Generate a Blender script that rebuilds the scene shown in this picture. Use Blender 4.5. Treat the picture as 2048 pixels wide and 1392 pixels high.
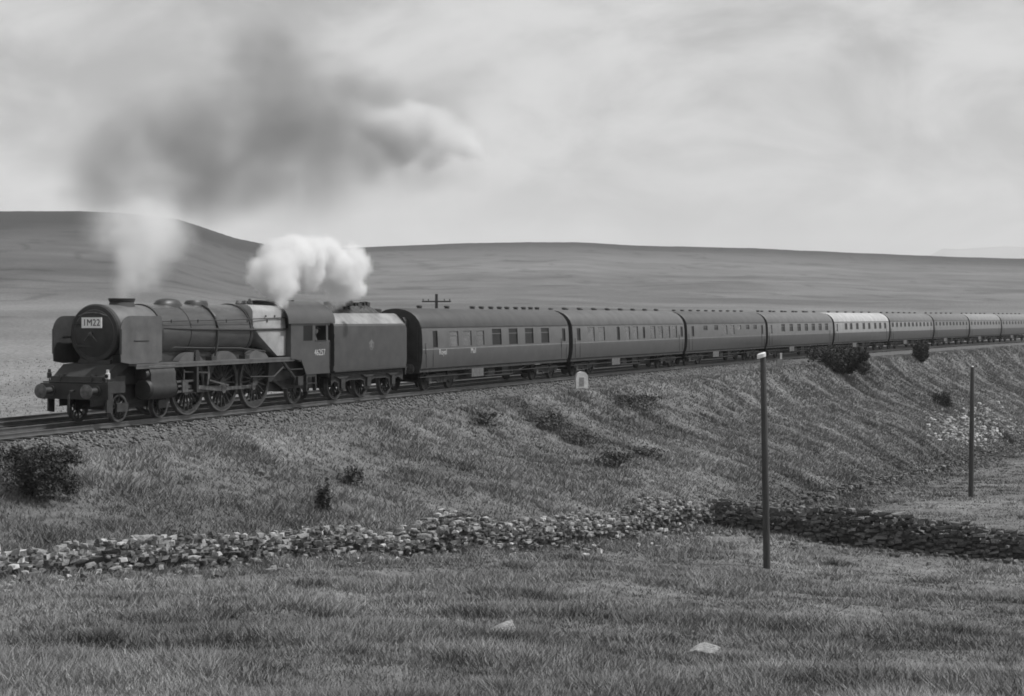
import bpy, math, random
import numpy as np
from mathutils import Vector, Matrix
random.seed(7); RNG = np.random.default_rng(11)
sc = bpy.context.scene
for o in list(bpy.data.objects): bpy.data.objects.remove(o)
PI = math.pi; RAD = math.radians

# ------------------------------------------------------------------ camera, light, exposure
F = 3128.0; HORIZON = 634.1; EYE = 3.382              # focal length and horizon in photograph pixels (2048 wide), eye above the rails
cd = bpy.data.cameras.new('camera'); cam = bpy.data.objects.new('camera', cd); sc.collection.objects.link(cam)
cam.location = (0, 0, EYE); cam.rotation_euler = (PI/2, 0, 0)
cd.sensor_width = 36; cd.lens = F/2048*36; cd.shift_y = -(696-HORIZON)/2048
cd.clip_start = .2; cd.clip_end = 20000
sc.camera = cam

SUN_ELEV, SUN_AZ = RAD(56), RAD(84)                   # azimuth clockwise from +Y: the sun stands to the right of the picture
world = bpy.data.worlds.new('World'); sc.world = world; world.use_nodes = True
wn = world.node_tree; wn.nodes.clear()
def NN(t, kind, **kw):
    n = t.nodes.new(kind)
    for k, v in kw.items(): setattr(n, k, v)
    return n
wo = NN(wn, 'ShaderNodeOutputWorld'); bg = NN(wn, 'ShaderNodeBackground'); bg.inputs['Strength'].default_value = .1
sky = NN(wn, 'ShaderNodeTexSky', sky_type='NISHITA', sun_disc=False, sun_elevation=SUN_ELEV, sun_rotation=SUN_AZ, air_density=1.0, dust_density=2.5)
bw = NN(wn, 'ShaderNodeRGBToBW'); wn.links.new(sky.outputs[0], bw.inputs[0])
tc = NN(wn, 'ShaderNodeTexCoord'); mp = NN(wn, 'ShaderNodeMapping'); mp.inputs['Scale'].default_value = (1, 1, 2.1); mp.inputs['Location'].default_value = (.35, .2, .1)
wn.links.new(tc.outputs['Generated'], mp.inputs[0])
cl = NN(wn, 'ShaderNodeTexNoise'); cl.inputs['Scale'].default_value = 8.0; cl.inputs['Detail'].default_value = 6; cl.inputs['Roughness'].default_value = .58; cl.inputs['Distortion'].default_value = .4
wn.links.new(mp.outputs[0], cl.inputs['Vector'])
cr = NN(wn, 'ShaderNodeMapRange', interpolation_type='SMOOTHSTEP')
for k, v in (('From Min', .32), ('From Max', .70), ('To Min', 2.6), ('To Max', 5.7)): cr.inputs[k].default_value = v
wn.links.new(cl.outputs['Fac'], cr.inputs['Value'])
mx = NN(wn, 'ShaderNodeMix'); mx.inputs['Factor'].default_value = .80     # thin cloud over most of the blue
wn.links.new(bw.outputs[0], mx.inputs['A']); wn.links.new(cr.outputs[0], mx.inputs['B'])
wn.links.new(mx.outputs[0], bg.inputs['Color']); wn.links.new(bg.outputs[0], wo.inputs['Surface'])
sl = bpy.data.lights.new('sun', 'SUN'); sl.energy = 2.6; sl.angle = RAD(1.5); sl.color = (1, 1, 1)
so = bpy.data.objects.new('sun', sl); sc.collection.objects.link(so)
sdir = Vector((math.sin(SUN_AZ)*math.cos(SUN_ELEV), math.cos(SUN_AZ)*math.cos(SUN_ELEV), math.sin(SUN_ELEV)))
so.rotation_euler = sdir.to_track_quat('Z', 'Y').to_euler()
sc.view_settings.view_transform = 'Standard'; sc.view_settings.look = 'None'; sc.view_settings.gamma = 1
sc.view_settings.exposure = .47; sc.view_settings.use_curve_mapping = False
sc.render.engine = 'CYCLES'
sc.cycles.pixel_filter_type = 'GAUSSIAN'; sc.cycles.filter_width = 2.0
sc.cycles.use_denoising = True; sc.cycles.volume_bounces = 8; sc.cycles.max_bounces = 10; sc.cycles.volume_step_rate = 2.5

# ------------------------------------------------------------------ helpers
def mat(name, v, rough=.6, var=.25, scale=4.0, metal=0.0, bump=0.0, bscale=30.0, stretch=(1,1,1), spec=.5, detail=4, attr=None):
    m = bpy.data.materials.get(name)
    if m: return m
    m = bpy.data.materials.new(name); m.use_nodes = True; t = m.node_tree; b = t.nodes['Principled BSDF']
    b.inputs['Roughness'].default_value = rough; b.inputs['Metallic'].default_value = metal; b.inputs['Specular IOR Level'].default_value = spec
    tcn = NN(t, 'ShaderNodeTexCoord'); mpn = NN(t, 'ShaderNodeMapping'); mpn.inputs['Scale'].default_value = stretch
    t.links.new(tcn.outputs['Object'], mpn.inputs[0])
    nz = NN(t, 'ShaderNodeTexNoise'); nz.inputs['Scale'].default_value = scale; nz.inputs['Detail'].default_value = detail; nz.inputs['Roughness'].default_value = .6
    t.links.new(mpn.outputs[0], nz.inputs['Vector'])
    mr = NN(t, 'ShaderNodeMapRange'); mr.inputs['From Min'].default_value = .3; mr.inputs['From Max'].default_value = .7
    mr.inputs['To Min'].default_value = 1-var; mr.inputs['To Max'].default_value = 1+var
    t.links.new(nz.outputs['Fac'], mr.inputs['Value'])
    mu = NN(t, 'ShaderNodeMath', operation='MULTIPLY'); t.links.new(mr.outputs[0], mu.inputs[0])
    if attr:
        at_ = NN(t, 'ShaderNodeAttribute', attribute_name=attr); t.links.new(at_.outputs['Fac'], mu.inputs[1])
    else: mu.inputs[1].default_value = v
    t.links.new(mu.outputs[0], b.inputs['Base Color'])
    if bump:
        n2 = NN(t, 'ShaderNodeTexNoise'); n2.inputs['Scale'].default_value = bscale; n2.inputs['Detail'].default_value = 5
        t.links.new(mpn.outputs[0], n2.inputs['Vector'])
        bp = NN(t, 'ShaderNodeBump'); bp.inputs['Strength'].default_value = 1; bp.inputs['Distance'].default_value = bump
        t.links.new(n2.outputs['Fac'], bp.inputs['Height']); t.links.new(bp.outputs[0], b.inputs['Normal'])
    return m

def link(o, parent=None):
    sc.collection.objects.link(o)
    if parent is not None: o.parent = parent
    return o
def newmesh(name, verts, faces, material=None, smooth=None):
    me = bpy.data.meshes.new(name); me.from_pydata([tuple(map(float, v)) for v in verts], [], faces); me.update()
    if material: me.materials.append(material)
    if smooth is not None:
        me.polygons.foreach_set('use_smooth', [True]*len(me.polygons)); me.set_sharp_from_angle(angle=RAD(smooth))
    return me
def obj(name, me, parent=None, loc=None, rot=None, scale=None):
    o = bpy.data.objects.new(name, me)
    if loc is not None: o.location = loc
    if rot is not None: o.rotation_euler = rot
    if scale is not None: o.scale = scale
    return link(o, parent)
def tag(o, label, cat, group=None):
    o['label'] = label; o['category'] = cat
    if group: o['group'] = group
    return o
def empty(name, loc, rz=0.0):
    o = bpy.data.objects.new(name, None); o.location = loc; o.rotation_euler = (0, 0, rz); o.empty_display_size = .3
    return link(o)

class MB:
    def __init__(s): s.v = []; s.f = []
    def add(s, vs, fs):
        b = len(s.v); s.v += [tuple(v) for v in vs]; s.f += [tuple(i+b for i in q) for q in fs]; return s
    def box(s, x0, x1, y0, y1, z0, z1):
        return s.add([(x0,y0,z0),(x1,y0,z0),(x1,y1,z0),(x0,y1,z0),(x0,y0,z1),(x1,y0,z1),(x1,y1,z1),(x0,y1,z1)],
                     [(0,3,2,1),(4,5,6,7),(0,1,5,4),(1,2,6,5),(2,3,7,6),(3,0,4,7)])
    def ring(s, rings, caps=True, closed=True):
        n = len(rings[0]); b = len(s.v)
        for r in rings: s.v += [tuple(p) for p in r]
        for i in range(len(rings)-1):
            for j in range(n if closed else n-1):
                a = b+i*n+j; c = b+i*n+(j+1) % n
                s.f.append((a, c, c+n, a+n))
        if caps:
            s.f.append(tuple(b+j for j in range(n))[::-1]); s.f.append(tuple(b+(len(rings)-1)*n+j for j in range(n)))
        return s
    def tube(s, pts, r, n=10, caps=True):
        pts = [Vector(p) for p in pts]; rs = r if isinstance(r, (list, tuple)) else [r]*len(pts); rings = []
        for i, p in enumerate(pts):
            d = (pts[min(i+1, len(pts)-1)]-pts[max(i-1, 0)]).normalized()
            a = d.cross(Vector((0,0,1)) if abs(d.z) < .9 else Vector((1,0,0))).normalized(); c = d.cross(a)
            rings.append([p+(a*math.cos(2*PI*k/n)+c*math.sin(2*PI*k/n))*rs[i] for k in range(n)])
        return s.ring(rings, caps)
    def lathex(s, st, n=32, yc=0.0, caps=True):           # stations (x, radius, z centre) about an axis along x
        return s.ring([[(x, yc+r*math.cos(2*PI*k/n), zc+r*math.sin(2*PI*k/n)) for k in range(n)] for x, r, zc in st], caps)
    def lathey(s, st, xc=0.0, zc=0.0, n=32, caps=True):   # stations (y, radius): wheels
        return s.ring([[(xc+r*math.cos(2*PI*k/n), y, zc+r*math.sin(2*PI*k/n)) for k in range(n)] for y, r in st], caps)
    def lathez(s, st, xc=0.0, yc=0.0, n=20, caps=True):
        return s.ring([[(xc+r*math.cos(2*PI*k/n), yc+r*math.sin(2*PI*k/n), z) for k in range(n)] for z, r in st], caps)
    def prismy(s, pts, y0, y1):                            # polygon in x,z pushed from y0 to y1
        return s.ring([[(x, y0, z) for x, z in pts], [(x, y1, z) for x, z in pts]])
    def prismx(s, pts, x0, x1):                            # polygon in y,z pushed from x0 to x1
        return s.ring([[(x0, y, z) for y, z in pts], [(x1, y, z) for y, z in pts]])
    def mesh(s, name, m, smooth=35):
        import bmesh
        me = newmesh(name, s.v, s.f, m)
        bm = bmesh.new(); bm.from_mesh(me); bmesh.ops.recalc_face_normals(bm, faces=bm.faces); bm.to_mesh(me); bm.free()
        if smooth: me.polygons.foreach_set('use_smooth', [True]*len(me.polygons)); me.set_sharp_from_angle(angle=RAD(smooth))
        return me
    def build(s, name, m, parent=None, smooth=35, loc=None): return obj(name, s.mesh(name, m, smooth), parent, loc)

def text(name, body, size, m, parent, loc, rot, align='CENTER', squeeze=1.0):
    c = bpy.data.curves.new(name, 'FONT'); c.body = body; c.size = size; c.extrude = .004; c.align_x = align; c.align_y = 'CENTER'; c.space_character = 1.05
    tmp = bpy.data.objects.new(name, c); me = bpy.data.meshes.new_from_object(tmp); me.materials.clear(); me.materials.append(m); me.name = name
    bpy.data.objects.remove(tmp); bpy.data.curves.remove(c)
    return obj(name, me, parent, loc, rot, (squeeze, 1, 1))

# ------------------------------------------------------------------ the line of the railway: u along it (0 = front buffers), v to the near side
X0, D0, TH, CURV = -14.068, 48.971, .3714, .0009
RC = 1/CURV; CX, CY = X0+RC*math.cos(TH), D0-RC*math.sin(TH)
def pos(u, v=0.0):
    t = TH+CURV*u; return CX-(RC-v)*np.cos(t), CY+(RC-v)*np.sin(t)
def uv(X, Y):
    dx, dy = X-CX, Y-CY; return (np.arctan2(dy, -dx)-TH)/CURV, RC-np.hypot(dx, dy)
def on_line(u0, u1):                                        # location and rotation of a vehicle between u0 and u1
    a, b = pos(u0), pos(u1); return (float(a[0]), float(a[1]), 0), math.atan2(b[1]-a[1], b[0]-a[0])

def vnoise(x, y, seed=0):
    xi, yi = np.floor(x).astype(np.int64), np.floor(y).astype(np.int64); fx, fy = x-xi, y-yi
    fx, fy = fx*fx*(3-2*fx), fy*fy*(3-2*fy)
    def h(a, b):
        n = (a*374761393+b*668265263+seed*982451653) & 0x7fffffff; n = ((n ^ (n >> 13))*1274126177) & 0x7fffffff
        return ((n ^ (n >> 16)) & 0xffff)/65535.0
    return (h(xi,yi)*(1-fx)+h(xi+1,yi)*fx)*(1-fy)+(h(xi,yi+1)*(1-fx)+h(xi+1,yi+1)*fx)*fy
def fbm(x, y, seed=0, o=4):
    s, a, t = 0, 1, 0
    for i in range(o): s = s+a*vnoise(x*2**i, y*2**i, seed+i); t += a; a *= .5
    return s/t
def sstep(a, b, x): t = np.clip((x-a)/(b-a), 0, 1); return t*t*(3-2*t)

TOE_U = np.array([-60,-42,-25,-15,-4,6,14,17,30,47,71,107,180,300.])
TOE_V = np.array([7.6,8.2,9.2,10,12,14,15,15.5,16,16,16,16,16,16.])
TOE_Z = np.array([-.9,-1.2,-1.7,-2.1,-2.9,-3.6,-4.3,-4.7,-5.2,-6.2,-7.3,-8.4,-9.4,-10.])
CTRL = np.array([(0,0,1.72),(-4,-3,1.9),(4,-3,1.6),(0,6,.75),(-2,10,.25),(3,10,-.05),(-4.9,15,-.25),(0,17,-.74),(6.5,20,-1.46),(-6,24,-1.15),(0,27,-1.75),(6,29,-2.35),
                 (7.66,47,-4.2),(23.3,79.4,-5.72),(16.6,52.8,-4.9),(11.8,54.8,-4.6),(21,66,-5.4),(3,40,-3.1),(10,38,-3.4),(14,40,-3.9)])
def base_fg(X, Y):
    u, v = uv(X, Y); return np.interp(u, TOE_U, TOE_Z)+.02*(v-np.interp(u, TOE_U, TOE_V))
_res = CTRL[:,2]-base_fg(CTRL[:,0], CTRL[:,1])
_K = np.exp(-((CTRL[:,None,0]-CTRL[None,:,0])**2+(CTRL[:,None,1]-CTRL[None,:,1])**2)/81.0)
_W = np.linalg.solve(_K+.03*np.eye(len(CTRL)), _res)
RIDGE_PX = np.array([-3000,-1200,-200,60,160,240,350,400,470,540,620,720,900,1060,1150,1270,1500,1700,1900,2005,2300,3500.])
RIDGE_PY = np.array([450,430,422,422,422,426,437,452,476,490,496,494,487,484,484,491,496,505,513,516,522,540.])
def ridge_dist(px): return np.interp(px, [-500,300,560,700,2100], [900,980,1250,1400,1500])
def moor_z(X, Y):
    r = np.hypot(X, Y); az = np.clip(X/np.maximum(Y, 1e-3), -1.2, 1.2); az = np.where(Y <= 0, np.sign(X)*1.2, az); px = 1024+F*az
    rd = ridge_dist(px)*np.sqrt(1+az*az); zr = EYE+(HORIZON-np.interp(px, RIDGE_PX, RIDGE_PY))/F*rd/np.sqrt(1+az*az)
    t = np.clip((r-110)/(rd-110), 0, 3); up = np.where(t < 1, .35*t+.65*t**2.1*(1+.25*np.sin(PI*t)), 1-.35*(t-1))
    und = (fbm(X/90, Y/90, 5)-.5)*5*np.clip((r-130)/400, 0, 1)*np.clip((1.02-t)*4, 0, 1)
    return -1.0+(zr+1.0)*up+und
def ground_z(X, Y):
    X = np.asarray(X, float); Y = np.asarray(Y, float); u, v = uv(X, Y)
    K = np.exp(-((X[...,None]-CTRL[:,0])**2+(Y[...,None]-CTRL[:,1])**2)/81.0)
    n = (fbm(X/2.3, Y/2.3, 1, 3)-.5)
    fg = base_fg(X, Y)+K@_W+n*.35
    tv, tz = np.interp(u, TOE_U, TOE_V), np.interp(u, TOE_U, TOE_Z)
    q = np.clip((v-4.0)/(tv-4.0), 0, 1.0)
    emb = -.62+(tz+.62)*(q+.10*np.sin(2*PI*q)*.5)+n*.3*sstep(0, .12, q)
    w = sstep(-.6, 2.0, v-tv)
    near = emb*(1-w)+fg*w
    far = moor_z(X, Y)+n*.25
    wf = sstep(-7.2, -11, v)
    z = np.where(v >= 4.0, near, np.where(v > -7.2, -.62+n*.1+.14*sstep(2.2,3.0,v)*sstep(4.0,3.0,v), 0*v))
    z = np.where(v <= -7.2, (-.62)*(1-wf)+far*wf, z)
    return z
def gz(x, y): return float(ground_z(np.array([x]), np.array([y]))[0])
def hit(px, py):                                            # where the line of sight through a spot of the photograph meets the ground
    d = np.arange(6, 400, .05); X = (px-1024)/F*d; z = EYE-(py-HORIZON)/F*d
    i = int(np.argmax(ground_z(X, d) > z)); return float(X[i]), float(d[i]), float(z[i])
def at(px, py, d): return ((px-1024)/F*d, d, EYE-(py-HORIZON)/F*d)

# ------------------------------------------------------------------ ground: one sheet out to the horizon
az = np.unique(np.concatenate([np.linspace(-180, -26, 40), np.linspace(-26, 26, 420), np.linspace(26, 180, 40)]))*PI/180
rr = np.concatenate([[.3, 1.2, 2.2], np.geomspace(3, 5000, 560)])
A, Rg = np.meshgrid(az, rr); GX, GY = Rg*np.sin(A), Rg*np.cos(A); GZ = ground_z(GX, GY)
na, nr = len(az), len(rr)
me = bpy.data.meshes.new('ground')
co = np.stack([GX, GY, GZ], -1).reshape(-1, 3)
i, j = np.meshgrid(np.arange(nr-1), np.arange(na-1), indexing='ij'); a = (i*na+j).ravel()
fc = np.stack([a, a+1, a+na+1, a+na], -1)[:, ::-1]
def fill(me, co, fc):
    k = fc.shape[1]
    me.vertices.add(len(co)); me.vertices.foreach_set('co', co.astype(np.float32).ravel())
    me.loops.add(fc.size); me.loops.foreach_set('vertex_index', fc.astype(np.int32).ravel())
    me.polygons.add(len(fc)); me.polygons.foreach_set('loop_start', np.arange(0, fc.size, k, dtype=np.int32)); me.polygons.foreach_set('loop_total', np.full(len(fc), k, np.int32))
    me.update(calc_edges=True)
fill(me, co, fc)
SCRUB = []                                                   # dark heather and rush patches on the bank: x, y, radius, depth
def near_tone(X, Y):                                        # how pale the grass itself is, patch by patch
    u, v = uv(X, Y); tv = np.interp(u, TOE_U, TOE_V)
    p = fbm(X/5, Y/5, 21); q = fbm(X/.9, Y/.9, 33, 3)
    t = .200+.075*sstep(.30, .74, p)+.13*(q-.5)
    bank = sstep(1.0, -1.5, v-tv)*sstep(2, 2.8, v)
    t = t*(1-bank)+bank*(.178+.06*sstep(.35, .7, fbm(u/4, v/9, 44))+.10*(q-.5))
    t = t+.05*sstep(7.0, 4.4, v)*sstep(2.2, 2.9, v)*sstep(.35, .7, fbm(u/3, v/2, 47))
    for x, y, r, k in SCRUB: t = t*(1-k*np.exp(-((X-x)**2+(Y-y)**2)/(r*r)*(.7+.9*q)))
    return np.clip(t, .035, .4)
for px, py, w, k in ((60,930,80,.55),(110,960,50,.4),(1690,722,70,.5),(1600,730,50,.3),(1840,705,30,.45),(1886,800,30,.4),(1560,760,40,.2),(706,955,36,.4),(645,1000,30,.45),(1085,830,80,.4),(1150,860,60,.4),(960,835,50,.35),(1262,795,90,.4),(1200,890,60,.4),(1232,915,50,.45),(1290,905,45,.45),(1330,850,60,.3),(470,1235,40,.4),(650,1240,50,.45),(540,1310,40,.4),(1000,1290,40,.4),(1450,1240,60,.3),(300,1250,60,.3),(1750,1290,60,.35),(1850,1110,80,.3),(1700,1060,60,.3),(1560,1018,105,.58),(1630,1006,105,.58),(1700,991,105,.58),(1770,974,105,.58),(1840,952,105,.58),(1910,932,105,.58),(1990,912,105,.58),(2060,893,105,.58),(1900,985,110,.3),(1760,1020,90,.3),(2010,960,110,.25),(1990,1060,90,.25),(1620,1030,60,.35),(1120,850,90,.35),(1290,860,80,.3),(1040,815,60,.35),(1200,840,70,.3)):
    x, y, z = hit(px, py); SCRUB.append((x, y, w*y/F*(1.1 if py < 1100 else 1.8), k))
for _ in range(75):                                         # rush and moss spots in the field
    r_, a_ = math.exp(random.uniform(math.log(17), math.log(60))), random.uniform(-.34, .34)
    SCRUB.append((r_*math.sin(a_), r_*math.cos(a_), random.uniform(.25, .6)*(1+r_/60), random.uniform(.25, .55)))
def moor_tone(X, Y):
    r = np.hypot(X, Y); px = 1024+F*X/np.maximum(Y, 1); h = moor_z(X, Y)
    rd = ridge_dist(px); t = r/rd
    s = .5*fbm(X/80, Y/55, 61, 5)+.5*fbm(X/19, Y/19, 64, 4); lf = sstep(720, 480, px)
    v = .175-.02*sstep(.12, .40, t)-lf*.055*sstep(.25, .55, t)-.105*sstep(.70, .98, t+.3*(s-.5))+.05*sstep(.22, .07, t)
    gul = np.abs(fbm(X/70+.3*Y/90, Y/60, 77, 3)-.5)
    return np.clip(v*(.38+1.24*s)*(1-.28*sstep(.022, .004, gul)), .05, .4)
U, V = uv(GX, GY)
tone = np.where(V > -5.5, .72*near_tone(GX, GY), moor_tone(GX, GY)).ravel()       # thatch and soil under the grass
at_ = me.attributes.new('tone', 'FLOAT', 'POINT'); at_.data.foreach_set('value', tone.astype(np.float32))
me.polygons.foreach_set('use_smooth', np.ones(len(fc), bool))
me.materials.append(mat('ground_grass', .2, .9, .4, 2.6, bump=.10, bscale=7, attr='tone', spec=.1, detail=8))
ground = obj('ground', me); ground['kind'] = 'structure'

# a far fell, pale through the air
px_ = np.linspace(1500, 3400, 60); hpx = np.interp(px_, [1500,1780,1880,1960,2010,2150,2400,2800,3400], [640,560,500,494,491,498,480,505,560])
DF = 14000.0; fx = (px_-1024)/F*DF; fzv = EYE+(HORIZON-hpx)/F*DF+60*(fbm(px_/60, px_*0, 7)-.5)
rings = [[(x*k, DF*k+dy, -40.0 if q == 0 else z*q) for x, z in zip(fx, np.maximum(fzv, 0))] for k, dy, q in ((.88,0,0),(.94,0,.55),(.98,0,.88),(1,0,1),(1.03,0,.9),(1.08,0,0))]
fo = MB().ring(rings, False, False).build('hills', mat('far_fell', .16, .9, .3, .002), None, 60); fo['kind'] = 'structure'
# ------------------------------------------------------------------ ballast, rails, sleepers
M_bal = mat('ballast', .12, .95, .45, 9, bump=.05, bscale=14, spec=.1, detail=8)
M_rail = mat('rail_steel', .18, .38, .2, 3, metal=.6); M_slp = mat('sleeper_wood', .07, .9, .35, 5, bump=.01, spec=.1)
def sweep(profile, u0, u1, du, closed=False):
    us = np.arange(u0, u1+du/2, du); rings = []
    for u in us:
        rings.append([(*[float(c) for c in pos(u, v)], z) for v, z in profile])
    return MB().ring(rings, caps=closed, closed=closed)
us = np.arange(-70, 420, .35); vs = np.array([-6.6,-6.2,-5.6,-5.2,-4.6,-4,-3.4,-2.8,-2.2,-1.7,-1.2,-.6,0,.4,.8,1.2,1.5,1.75,1.95,2.15,2.35,2.6])
zs = np.array([-.66,-.6,-.42,-.24,-.21,-.22,-.22,-.22,-.21,-.3,-.21,-.22,-.22,-.22,-.21,-.21,-.22,-.27,-.36,-.46,-.56,-.72])
UU, VV = np.meshgrid(us, vs, indexing='ij'); BX, BY = pos(UU, VV)
BZ = zs[None,:]+(fbm(BX*2.2, BY*2.2, 71, 3)-.5)*.10
a = (np.arange(len(us)-1)[:,None]*len(vs)+np.arange(len(vs)-1)[None,:]).ravel(); nv = len(vs)
bme = bpy.data.meshes.new('ballast'); fill(bme, np.stack([BX,BY,BZ],-1).reshape(-1,3), np.stack([a,a+nv,a+nv+1,a+1],-1)[:, ::-1]); bme.materials.append(M_bal)
bs = MB(); rb = random.Random(5)
nb = 17000; bu = -40+(RNG.uniform(0,1,nb)**1.5)*130; bv = np.where(RNG.uniform(0,1,nb) < .8, RNG.uniform(1.25,2.75,nb), RNG.uniform(-6.3,1.2,nb)); bx, by = pos(bu, bv); bz = np.interp(bv, vs, zs)+RNG.uniform(.0,.035,nb); bz = np.maximum(bz, ground_z(bx, by)+.0)
sz = RNG.uniform(.03,.075,nb); ba = RNG.uniform(0,6.28,nb)
oct_ = np.array([(1,0,0),(0,1,0),(-1,0,0),(0,-1,0),(0,0,.8),(0,0,-.8)]); Q = oct_[None]*RNG.uniform(.6,1.3,(nb,6,1))*sz[:,None,None]
QX = Q[...,0]*np.cos(ba)[:,None]-Q[...,1]*np.sin(ba)[:,None]; QY = Q[...,0]*np.sin(ba)[:,None]+Q[...,1]*np.cos(ba)[:,None]
QP = np.stack([bx[:,None]+QX, by[:,None]+QY, bz[:,None]+Q[...,2]], -1).reshape(-1,3)
QF = (np.arange(nb)[:,None,None]*6+np.array([(0,1,4),(1,2,4),(2,3,4),(3,0,4),(1,0,5),(2,1,5),(3,2,5),(0,3,5)])[None]).reshape(-1,3)
qm = bpy.data.meshes.new('ballast_stones'); fill(qm, QP, QF); qt = qm.attributes.new('tone', 'FLOAT', 'POINT'); qt.data.foreach_set('value', np.repeat(RNG.uniform(.06,.24,nb), 6).astype(np.float32)); qm.materials.append(mat('ballast_stone', .12, .95, .2, 8, attr='tone', spec=.1))
qo = obj('ballast_stones', qm); qo['kind'] = 'stuff'
track_near = empty('railway_track', (*map(float, pos(0)), 0)); track_near['kind'] = 'structure'
track_far = empty('railway_track', (*map(float, pos(0, -3.4)), 0)); track_far['kind'] = 'structure'
bal = obj('ballast', bme); bal['kind'] = 'structure'
prof = [(-.07,-.15),(.07,-.15),(.07,-.135),(.012,-.115),(.012,-.04),(.036,-.03),(.036,0),(-.036,0),(-.036,-.03),(-.012,-.04),(-.012,-.115),(-.07,-.135)]
def to_local(m, o):
    m.v = [(v[0]-o.location.x, v[1]-o.location.y, v[2]-o.location.z) for v in m.v]; return m
for tr, vc in ((track_near, 0), (track_far, -3.4)):
    for s in (-.753, .753):
        to_local(sweep([(vc+s+p, z) for p, z in prof], -70, 420, 2.0, True), tr).build('rail', M_rail, tr, 30)
slp = MB().box(-.125,.125,-1.3,1.3,-.28,-.145).mesh('sleeper', M_slp, None)
rest = {0: MB(), 1: MB()}
for ti, (tr, vc) in enumerate(((track_near, 0), (track_far, -3.4))):
    lim = 70 if ti == 0 else 4
    for k, u in enumerate(np.arange(-40, 300, .76)):
        x, y = map(float, pos(u, vc)); an = PI/2-(TH+CURV*u)+random.uniform(-.012,.012)
        if -24 < u < lim: obj('sleeper', slp, tr, (x-tr.location.x, y-tr.location.y, random.uniform(-.01,.008)), (0,0,an))
        else:
            c, s_ = math.cos(an), math.sin(an)
            rest[ti].add([(x-tr.location.x+c*p[0]-s_*p[1], y-tr.location.y+s_*p[0]+c*p[1], p[2]) for p in [v.co for v in slp.vertices]], [tuple(p.vertices) for p in slp.polygons])
    o = rest[ti].build('distant_sleepers', M_slp, tr, None); o['kind'] = 'stuff'

# ------------------------------------------------------------------ train materials
M_blk = mat('grimy_black', .036, .55, .35, 3, bump=.003, bscale=8); M_smk = mat('smokebox_black', .034, .7, .35, 2.5, bump=.003, bscale=6)
M_boil = mat('boiler_paint', .07, .27, .22, 2.2, stretch=(.6,2,2)); M_cab = mat('cab_paint', .07, .34, .18, 2.0)
M_fire = mat('lit_firebox_paint', .36, .30, .2, 2.0); M_defl = mat('deflector_paint', .105, .5, .3, 1.6)  # firebox far paler than the boiler: its bright lit side put into the colour
M_band = mat('boiler_band', .04, .45, .2, 3); M_mot = mat('motion_steel', .125, .42, .5, 6, metal=.5); M_whl = mat('wheel_iron', .04, .6, .4, 5)
M_tyre = mat('wheel_tyre', .10, .45, .3, 6, metal=.3); M_wht = mat('white_paint', .78, .6, .08, 8); M_inkd = mat('black_ink', .04, .7, .1, 8)
M_under0 = mat('chassis_black', .03, .7, .35, 4)
M_coal = mat('coal', .035, .6, .5, 5); M_num = mat('pale_lettering', .5, .6, .12, 12); M_glass = mat('dark_glass', .012, .3, .2, 2, spec=.22)
M_pale = mat('pale_glass', .10, .12, .45, .9, spec=.7); M_lamp = mat('lamp_white', .6, .5, .15, 9)

def wheel_mesh(name, r, ns, w=.14, hub=.16, spoke=.03):
    m = MB(); ri = r*.86 if r > .8 else r*.80
    m.lathey([(-w/2, r-.055),(-w/2, ri),(w/2, ri),(w/2, r-.055)], n=40, caps=False)
    m.lathey([(-w/2-.03, hub),(w/2, hub)], n=16)
    for k in range(ns):
        a = 2*PI*k/ns; ca, sa = math.cos(a), math.sin(a)
        m.tube([(hub*.8*ca, 0, hub*.8*sa), (ri*1.02*ca, 0, ri*1.02*sa)], [spoke*1.25, spoke], 5, False)
    t = MB().lathey([(-w/2-.006, r-.06),(-w/2-.006, r-.012),(-w/2+.02, r),(w/2-.02, r),(w/2, r+.028),(w/2+.004, r-.06)], n=40, caps=False)
    return m.mesh(name, M_whl, 30), t.mesh('tyre', M_tyre, 30)
W_DRV = wheel_mesh('driving_wheel', 1.03, 20, hub=.2, spoke=.032); W_BOG = wheel_mesh('bogie_wheel', .457, 10, hub=.11, spoke=.028)
W_TRL = wheel_mesh('trailing_wheel', .57, 11, hub=.12, spoke=.03); W_TND = wheel_mesh('tender_wheel', .648, 12, hub=.13, spoke=.03)
W_CCH = (MB().lathey([(-.07,.14),(-.075,.15),(-.03,.2),(-.03,.37),(-.07,.385),(-.07,.44),(.03,.455),(.06,.455),(.07,.48)], n=28).mesh('coach_wheel', M_whl, 30),
         MB().lathey([(-.078,.385),(-.078,.44),(-.05,.458),(.03,.458)], n=28, caps=False).mesh('tyre', M_tyre, 30))
def put_wheel(name, pair, parent, x, r, y):
    flip = PI if y > 0 else 0
    o = obj(name, pair[0], parent, (x, y, r), (0, random.uniform(0, 6), flip)); obj('tyre', pair[1], o); return o
def buffer(parent, x, y, z=1.05, d=-1, base=.55):
    b = MB().lathex([(x-d*base, .17, z),(x-d*(base-.05), .17, z),(x-d*(base-.05), .11, z),(x-d*.15, .095, z),(x-d*.15,.06,z),(x-d*.03,.06,z)], 16, y).build('buffer', M_blk, parent)
    MB().lathex([(x-d*.05, .05, z),(x-d*.04, .225, z),(x-d*.015, .23, z),(x, .17, z)], 24, y).build('buffer_head', M_mot, b); return b
def arc(cx, cz, rx, rz, a0, a1, n): return [(cx+rx*math.cos(RAD(a0+(a1-a0)*k/n)), cz+rz*math.sin(RAD(a0+(a1-a0)*k/n))) for k in range(n+1)]

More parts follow.
